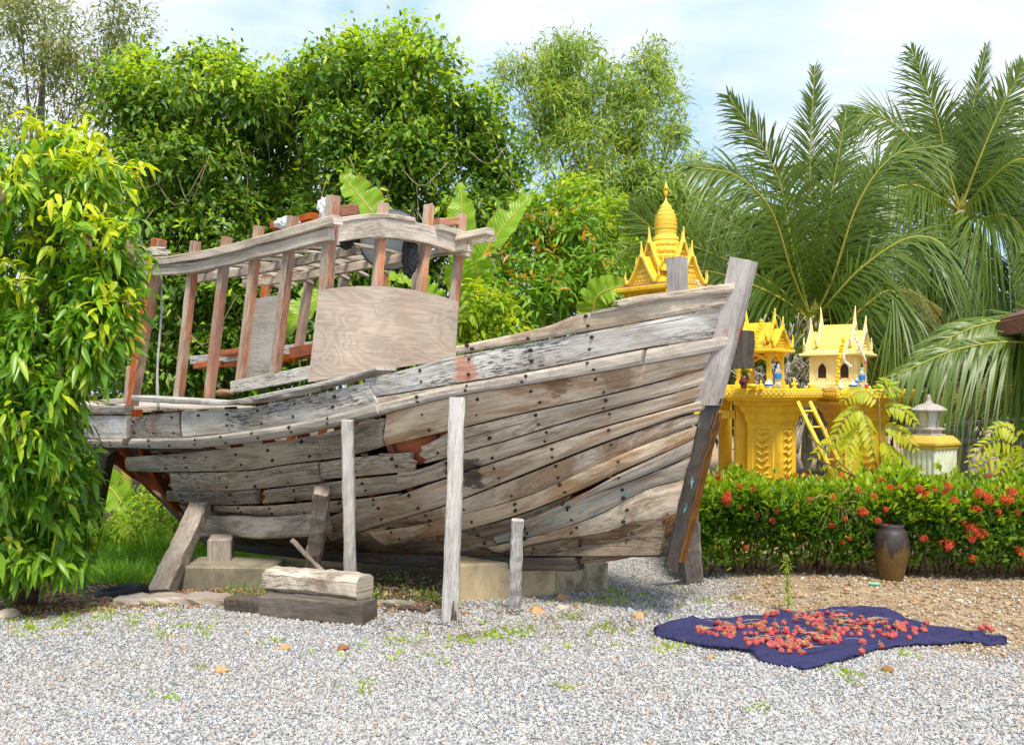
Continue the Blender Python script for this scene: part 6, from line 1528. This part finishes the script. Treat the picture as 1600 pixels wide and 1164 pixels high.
while len(pts) < 90:
    px_, py_ = rg.uniform(300, 700), rg.uniform(905, 945); p = G(px_, py_)
    pts.append((p.x, p.y, 0))
blades('sparse_grass', pts, M['lf_grass'], .10, .008, 5, .03, 101)
pts = []
for (x, y, s) in ((620, 1000, 1), (640, 1003, 1), (430, 1003, 1), (240, 940, 2), (255, 938, 2), (310, 1045, .6), (765, 995, 2), (790, 990, 2), (810, 992, 2), (745, 1000, 2), (830, 985, 1), (565, 1020, 2), (640, 1025, 1), (660, 995, .6), (960, 925, 2), (985, 930, 2), (930, 940, 2), (975, 938, 2), (1030, 1013, 2), (1060, 1012, 1), (1300, 1052, 2), (1320, 1056, 1), (1100, 940, 1), (150, 960, 2), (180, 965, 2), (100, 970, 2), (60, 985, 2), (30, 975, 2), (700, 1040, .5), (560, 1075, 2), (880, 1075, 1), (250, 1090, 1), (1200, 1110, 1), (430, 925, 1), (470, 925, 1), (910, 965, 1), (940, 985, 1), (1140, 935, 1), (1420, 1025, 1)):
    p = G(x, y)
    for _ in range(int(4 * s + 1)): pts.append((p.x + rg.normal() * .05 * s, p.y + rg.normal() * .05 * s, 0))
for _ in range(70):
    x, y = rg.uniform(690, 1120), rg.uniform(915, 1015); p = G(x, y); pts.append((p.x, p.y, 0))
for _ in range(60):
    x, y = rg.uniform(0, 360), rg.uniform(945, 1000); p = G(x, y); pts.append((p.x, p.y, 0))
blades('weeds', pts, M['lf_hedgeY'], .055, .009, 6, .018, 102, lean=1.0)
pts = []
for _ in range(260):
    x, y = rg.uniform(560, 1080), rg.uniform(918, 1000); p = G(x, y); pts.append((p.x, p.y, 0))
blades('dry_grass', pts, M['lf_dry'], .07, .006, 5, .03, 107, lean=1.2)
# tall weed before the hedge
wb = G(1231, 958); weed = thing('tall_weed', wb, 'single tall pale green weed growing behind the blue cloth', 'weed'); mb = MB(); top = P(1230, 872, wb.y); tube(mb, [wb, wb.lerp(top, .5) + V((.01, 0, 0)), top], .006, .003, seg=5); mb.build('stem', M['stalk'], weed)
tws = np.array([list(wb.lerp(top, k / 22)) for k in range(2, 23)]); crown('leaves', None, [M['lf_hedgeY']], weed, 104, 0, 5, .05, .012, .008, droop=0, upb=.5, out=0, rnd=1, det=2, tw=(tws, np.tile(np.array([[0, -.2, .6]]), (21, 1))))
# dry tuft hanging over the hedge
db = P(1310, 790, 8.2); dt = thing('dry_tuft', V((db.x, db.y + .1, ground_z(db.x, 8.3))), 'dry straggling grass tuft hanging over the hedge left of the jar', 'grass tuft'); mb = MB(); rr = random.Random(4)
tube(mb, [V((db.x, db.y + .12, ground_z(db.x, 8.3))), db + V((0, .1, -.2)), db], .006, .004, seg=5)
for k in range(34):
    a = rr.uniform(-1, 1); e = db + V((a * .32, rr.uniform(-.1, .02), rr.uniform(-.42, .16))); tube(mb, [db, db.lerp(e, .5) + V((0, -.03, .08)), e], .0035, .002, seg=4, n=6)
mb.build('blades', M['stalk'], dt)
# leaning dry stems beside the ladder
for k, (a, b) in enumerate((((1262, 680, 9.0), (1362, 770, 8.6)), ((1265, 712, 9.0), (1340, 750, 8.7)))):
    mb = MB(); p, q = P(*a), P(*b); tube(mb, [p, p.lerp(q, .5) + V((0, 0, .01)), q, q + V((.2, 0, -.3))], .006, .007, seg=5, n=10)
    tag(mb.build('dry_twig', M['bark'], None, loc=q), ('upper' if k == 0 else 'lower') + ' thin bare stem slanting from the ladder into the hedge', 'stem')
# small litter
mb = MB(); p = G(1366, 916); M['wrap'] = plain('green wrapper', (0.25, 0.55, 0.35), .4, .4, 40, .5)
crumple('wrapper', p + V((0, 0, .02)), .03, M['wrap'], 'small crumpled green and white wrapper at the foot of the jar', 'wrapper', (1.6, .8, .4), 3, 3, .5)
# =================================================================== ground, sky, light, camera
xs = np.concatenate([np.linspace(-300, -22, 14), np.linspace(-20, -7, 22), np.linspace(-6.8, 7, 200), np.linspace(7.2, 20, 22), np.linspace(22, 300, 14)])
ys = np.concatenate([np.linspace(-40, 2.6, 14), np.linspace(2.8, 11, 150), np.linspace(11.2, 26, 34), np.linspace(28, 400, 18)])
def fnoise(x, y): return (sin(x * 2.1 + 1.3 * sin(y * 1.7)) + sin(y * 2.7 + 1.1 * sin(x * 2.3 + 2)) + .6 * sin(x * 5.3 + y * 4.1) + .5 * sin(y * 7.7 - x * 3.9)) / 3.1
def soilness(x, y):
    lim = 6.05 + max(0, 2.75 - x) * .95
    return sm(-.35, .40, min(y - lim, (x - 1.62) * .8) + .16 * fnoise(x * 1.6, y * 1.6))
def grassness(x, y):
    edge = 7.30 + .12 * sin(x * 2.2) - .25 * sm(-2.0, -4.2, x)
    return sm(-.15, .20, min(y - edge, (-.30 - x) * .7) + .10 * fnoise(x * 2, y * 2))
verts = []; zone = []
for y in ys:
    for x in xs:
        verts.append((x, y, ground_z(x, y) + (.006 * fnoise(x * 3, y * 3) if 2.8 < y < 12 and abs(x) < 7 else 0)))
        s, g = soilness(x, y), grassness(x, y); zone.append((s, g, 0, 1))
nx = len(xs); fs_ = [(j * nx + i, j * nx + i + 1, (j + 1) * nx + i + 1, (j + 1) * nx + i) for j in range(len(ys) - 1) for i in range(nx - 1)]
def groundmat():
    m = NT('gravel soil and litter'); o = m.coord('Object')
    at = m.n('ShaderNodeVertexColor'); at.layer_name = 'zone'
    sp = m.n('ShaderNodeSeparateColor'); m.set(sp.inputs[0], at.outputs[0])
    v1 = m.vor(o, 62, 'F1', 'Color'); v2 = m.vor(o, 62)
    bw = m.n('ShaderNodeRGBToBW'); m.set(bw.inputs[0], v1)
    gcol = m.ramp(bw.outputs[0], [(.15, (.17, .165, .165)), (.4, (.33, .325, .33)), (.7, (.50, .49, .485)), (.9, (.62, .58, .53))])
    big = m.noise(o, 1.3, 5, .6); gcol = m.mix(1.0, gcol, m.ramp(big, [(.3, .82), (.7, 1.12)]), 'MULTIPLY')
    sn = m.noise(o, 9, 8, .7); sn2 = m.noise(o, 55, 4, .7)
    scol = m.ramp(sn, [(.3, (.17, .105, .055)), (.5, (.37, .265, .16)), (.7, (.50, .39, .26))])
    scol = m.mix(1.0, scol, m.ramp(sn2, [(.3, .6), (.7, 1.3)]), 'MULTIPLY')
    ln = m.noise(o, 6, 7, .7)
    lcol = m.ramp(ln, [(.32, (.03, .024, .015)), (.5, (.075, .054, .03)), (.62, (.10, .085, .04)), (.75, (.18, .11, .06))])  # dark litter, darkened further to deepen the shade under the hull
    lcol = m.mix(1.0, lcol, m.ramp(sn2, [(.3, .5), (.7, 1.4)]), 'MULTIPLY')
    col = m.mix(sp.outputs[0], gcol, scol); col = m.mix(sp.outputs[1], col, lcol)
    h = m.math('MULTIPLY_ADD', v2, -.5, m.math('MULTIPLY', sn2, .6))
    return m.done(m.bsdf(col, .92, .15, m.bump(h, .6, .02)))
gr = npmesh('ground', verts, fs_, groundmat(), smooth=True)
ca = gr.data.color_attributes.new('zone', 'FLOAT_COLOR', 'POINT'); ca.data.foreach_set('color', [c for z in zone for c in z])
tag(gr, kind='structure')

# gravel: small broken stones, one mass nobody could count
TPL = np.array([(1, 0, 0), (-1, 0, 0), (0, 1, 0), (0, -1, 0), (0, 0, 1), (0, 0, -1)], np.float32)
TF = np.array([(0, 2, 4), (2, 1, 4), (1, 3, 4), (3, 0, 4), (2, 0, 5), (1, 2, 5), (3, 1, 5), (0, 3, 5)])
def pebbles(name, n, keep, rlo, rhi, mats, y0=4.2, y1=9.4, seed=3):
    rg = np.random.default_rng(seed); pos = []
    while len(pos) < n:
        y = y0 + (y1 - y0) * rg.random() ** 1.15; x = rg.uniform(-.56, .56) * y
        if rg.random() < keep(x, y): pos.append((x, y, ground_z(x, y) + .004 + .006 * fnoise(x * 3, y * 3)))
    for fx, fy, fw in (FEET if name == 'gravel' else ()):
        if grassness(fx, fy) > .7: continue
        for _ in range(420):
            a, q = rg.uniform(0, 6.28), abs(rg.normal()) * .07 + fw * .45; x, y = fx + cos(a) * q, fy + sin(a) * q; pos.append((x, y, ground_z(x, y) + .004 + .035 * exp(-((q - fw * .45) / .06) ** 2) * rg.random()))
    pos = np.array(pos, np.float32); n = len(pos)
    r = (rlo + (rhi - rlo) * rg.random(n) ** 2.2 * (1 + .9 * (rg.random(n) < .012)))[:, None, None].astype(np.float32)
    v = TPL[None] * (1 + rg.uniform(-.35, .35, (n, 6, 3))) + rg.uniform(-.3, .3, (n, 6, 3))
    sc = rg.uniform(.6, 1.25, (n, 1, 3)); sc[:, :, 2] *= .7
    a = rg.uniform(0, 6.28, n); ca_, sa = np.cos(a)[:, None], np.sin(a)[:, None]
    v = v * sc * r; v = np.stack([v[..., 0] * ca_ - v[..., 1] * sa, v[..., 0] * sa + v[..., 1] * ca_, v[..., 2]], -1) + pos[:, None]
    f = (TF[None] + (np.arange(n) * 6)[:, None, None]).reshape(-1, 3)
    return tag(npmesh(name, v.reshape(-1, 3), f, mats), kind='stuff')
def pebmat(name, stops):
    m = NT(name); rnd = m.n('ShaderNodeNewGeometry').outputs['Random Per Island']
    c = m.ramp(rnd, stops, 'CONSTANT'); nz = m.noise(m.coord('Object'), 90, 3, .6)
    c = m.mix(1.0, c, m.ramp(nz, [(.3, .85), (.7, 1.1)]), 'MULTIPLY'); pz = m.noise(m.coord('Object'), 1.1, 5, .65, .5)
    c = m.mix(m.math('MULTIPLY', m.ramp(pz, [(.44, 0.0), (.70, 1.0)]), .35), c, (.40, .34, .27)); return m.done(m.bsdf(c, .8, .25))
M['peb'] = pebmat('grey gravel chips', [(0, (.19, .19, .20)), (.08, (.30, .303, .315)), (.28, (.375, .376, .388)), (.52, (.445, .444, .45)), (.76, (.54, .533, .525)), (.93, (.48, .41, .33)), (.97, (.48, .30, .19))])
M['clod'] = pebmat('soil crumbs', [(0, (.20, .12, .06)), (.25, (.36, .24, .13)), (.55, (.47, .36, .24)), (.80, (.56, .48, .37)), (.93, (.6, .57, .54))])
M['litter'] = pebmat('leaf litter', [(0, (.10, .06, .03)), (.3, (.22, .12, .05)), (.6, (.32, .17, .08)), (.85, (.42, .30, .15)), (.95, (.12, .16, .05))])
pebbles('gravel', 135000, lambda x, y: (1 - .96 * soilness(x, y)) * (1 - .97 * grassness(x, y)), .0055, .0165, M['peb'])
pebbles('soil_crumbs', 9000, lambda x, y: soilness(x, y), .004, .020, M['clod'], 5.8, 9.4, 5)
pebbles('leaf_litter', 6500, lambda x, y: grassness(x, y) * sm(9.4, 7.2, y) * (.25 + .75 * sm(-1.6, -3.0, x)), .006, .030, M['litter'], 6.8, 9.6, 6)

w = bpy.data.worlds.new('World'); bpy.context.scene.world = w; w.use_nodes = True; t = w.node_tree; t.nodes.clear()
def wn(typ, **kw):
    o = t.nodes.new(typ)
    for k, v in kw.items(): setattr(o, k, v)
    return o
SUN_EL, SUN_AZ = 61.0, 168.0                        # azimuth clockwise from +Y: behind and a little to the right
sky = wn('ShaderNodeTexSky', sky_type='NISHITA'); sky.sun_disc = False; sky.sun_elevation = radians(SUN_EL); sky.sun_rotation = radians(SUN_AZ)
sky.air_density = 1.0; sky.dust_density = 1.6; sky.ozone_density = 1.0
tc = wn('ShaderNodeTexCoord'); mp = wn('ShaderNodeMapping'); mp.inputs['Scale'].default_value = (1.0, 1.0, 2.6); mp.inputs['Location'].default_value = (.35, .2, .1)
t.links.new(tc.outputs['Generated'], mp.inputs[0])
nz = wn('ShaderNodeTexNoise'); nz.inputs['Scale'].default_value = 2.3; nz.inputs['Detail'].default_value = 8; nz.inputs['Roughness'].default_value = .56; nz.inputs['Distortion'].default_value = .35
t.links.new(mp.outputs[0], nz.inputs[0])
rp = wn('ShaderNodeValToRGB'); rp.color_ramp.elements[0].position = .43; rp.color_ramp.elements[1].position = .62; rp.color_ramp.elements[0].color = (.12, .12, .12, 1)
t.links.new(nz.outputs[0], rp.inputs[0])
nz2 = wn('ShaderNodeTexNoise'); nz2.inputs['Scale'].default_value = 4.5; nz2.inputs['Detail'].default_value = 6
t.links.new(mp.outputs[0], nz2.inputs[0])
rp2 = wn('ShaderNodeValToRGB'); rp2.color_ramp.elements[0].position = .35; rp2.color_ramp.elements[1].position = .65
CLOUD = 5.5
rp2.color_ramp.elements[0].color = (.86, .90, .95, 1); rp2.color_ramp.elements[1].color = (1, 1, 1, 1)
t.links.new(nz2.outputs[0], rp2.inputs[0])
cm = wn('ShaderNodeMix', data_type='RGBA', blend_type='MULTIPLY'); cm.inputs[0].default_value = 1; t.links.new(rp2.outputs[0], cm.inputs[6]); cm.inputs[7].default_value = (CLOUD, CLOUD, CLOUD * 1.02, 1)
mx = wn('ShaderNodeMix', data_type='RGBA'); t.links.new(rp.outputs[0], mx.inputs[0]); hz_ = wn('ShaderNodeMix', data_type='RGBA'); hz_.inputs[0].default_value = .7; t.links.new(sky.outputs[0], hz_.inputs[6]); hz_.inputs[7].default_value = (2.5, 3.9, 5.5, 1); t.links.new(hz_.outputs[2], mx.inputs[6]); t.links.new(cm.outputs[2], mx.inputs[7])
bg = wn('ShaderNodeBackground'); bg.inputs[1].default_value = .118; t.links.new(mx.outputs[2], bg.inputs[0])
wo = wn('ShaderNodeOutputWorld'); t.links.new(bg.outputs[0], wo.inputs[0])
L = bpy.data.lights.new('sun', 'SUN'); L.energy = 2.7; L.angle = radians(11); L.color = (1.0, .93, .80)
so = bpy.data.objects.new('sun', L); link(so)
sd_ = V((sin(radians(SUN_AZ)) * cos(radians(SUN_EL)), cos(radians(SUN_AZ)) * cos(radians(SUN_EL)), sin(radians(SUN_EL))))
so.rotation_euler = sd_.to_track_quat('Z', 'Y').to_euler(); so.location = (0, 0, 20)
cam = bpy.data.cameras.new('camera'); cam.sensor_width = 36; cam.lens = 36 * F / 1600; cam.shift_y = (HY - 582) / 1600; cam.clip_end = 2000; cam.clip_start = .05
co = bpy.data.objects.new('camera', cam); co.location = (0, 0, EYE); co.rotation_euler = (radians(90), 0, 0); link(co)
sc = bpy.context.scene; sc.camera = co
sc.view_settings.view_transform = 'Standard'; sc.view_settings.look = 'None'; sc.view_settings.gamma = 1; sc.view_settings.exposure = 0.93
sc.cycles.max_bounces = 8; sc.cycles.diffuse_bounces = 4; sc.cycles.transmission_bounces = 4; sc.cycles.use_denoising = True
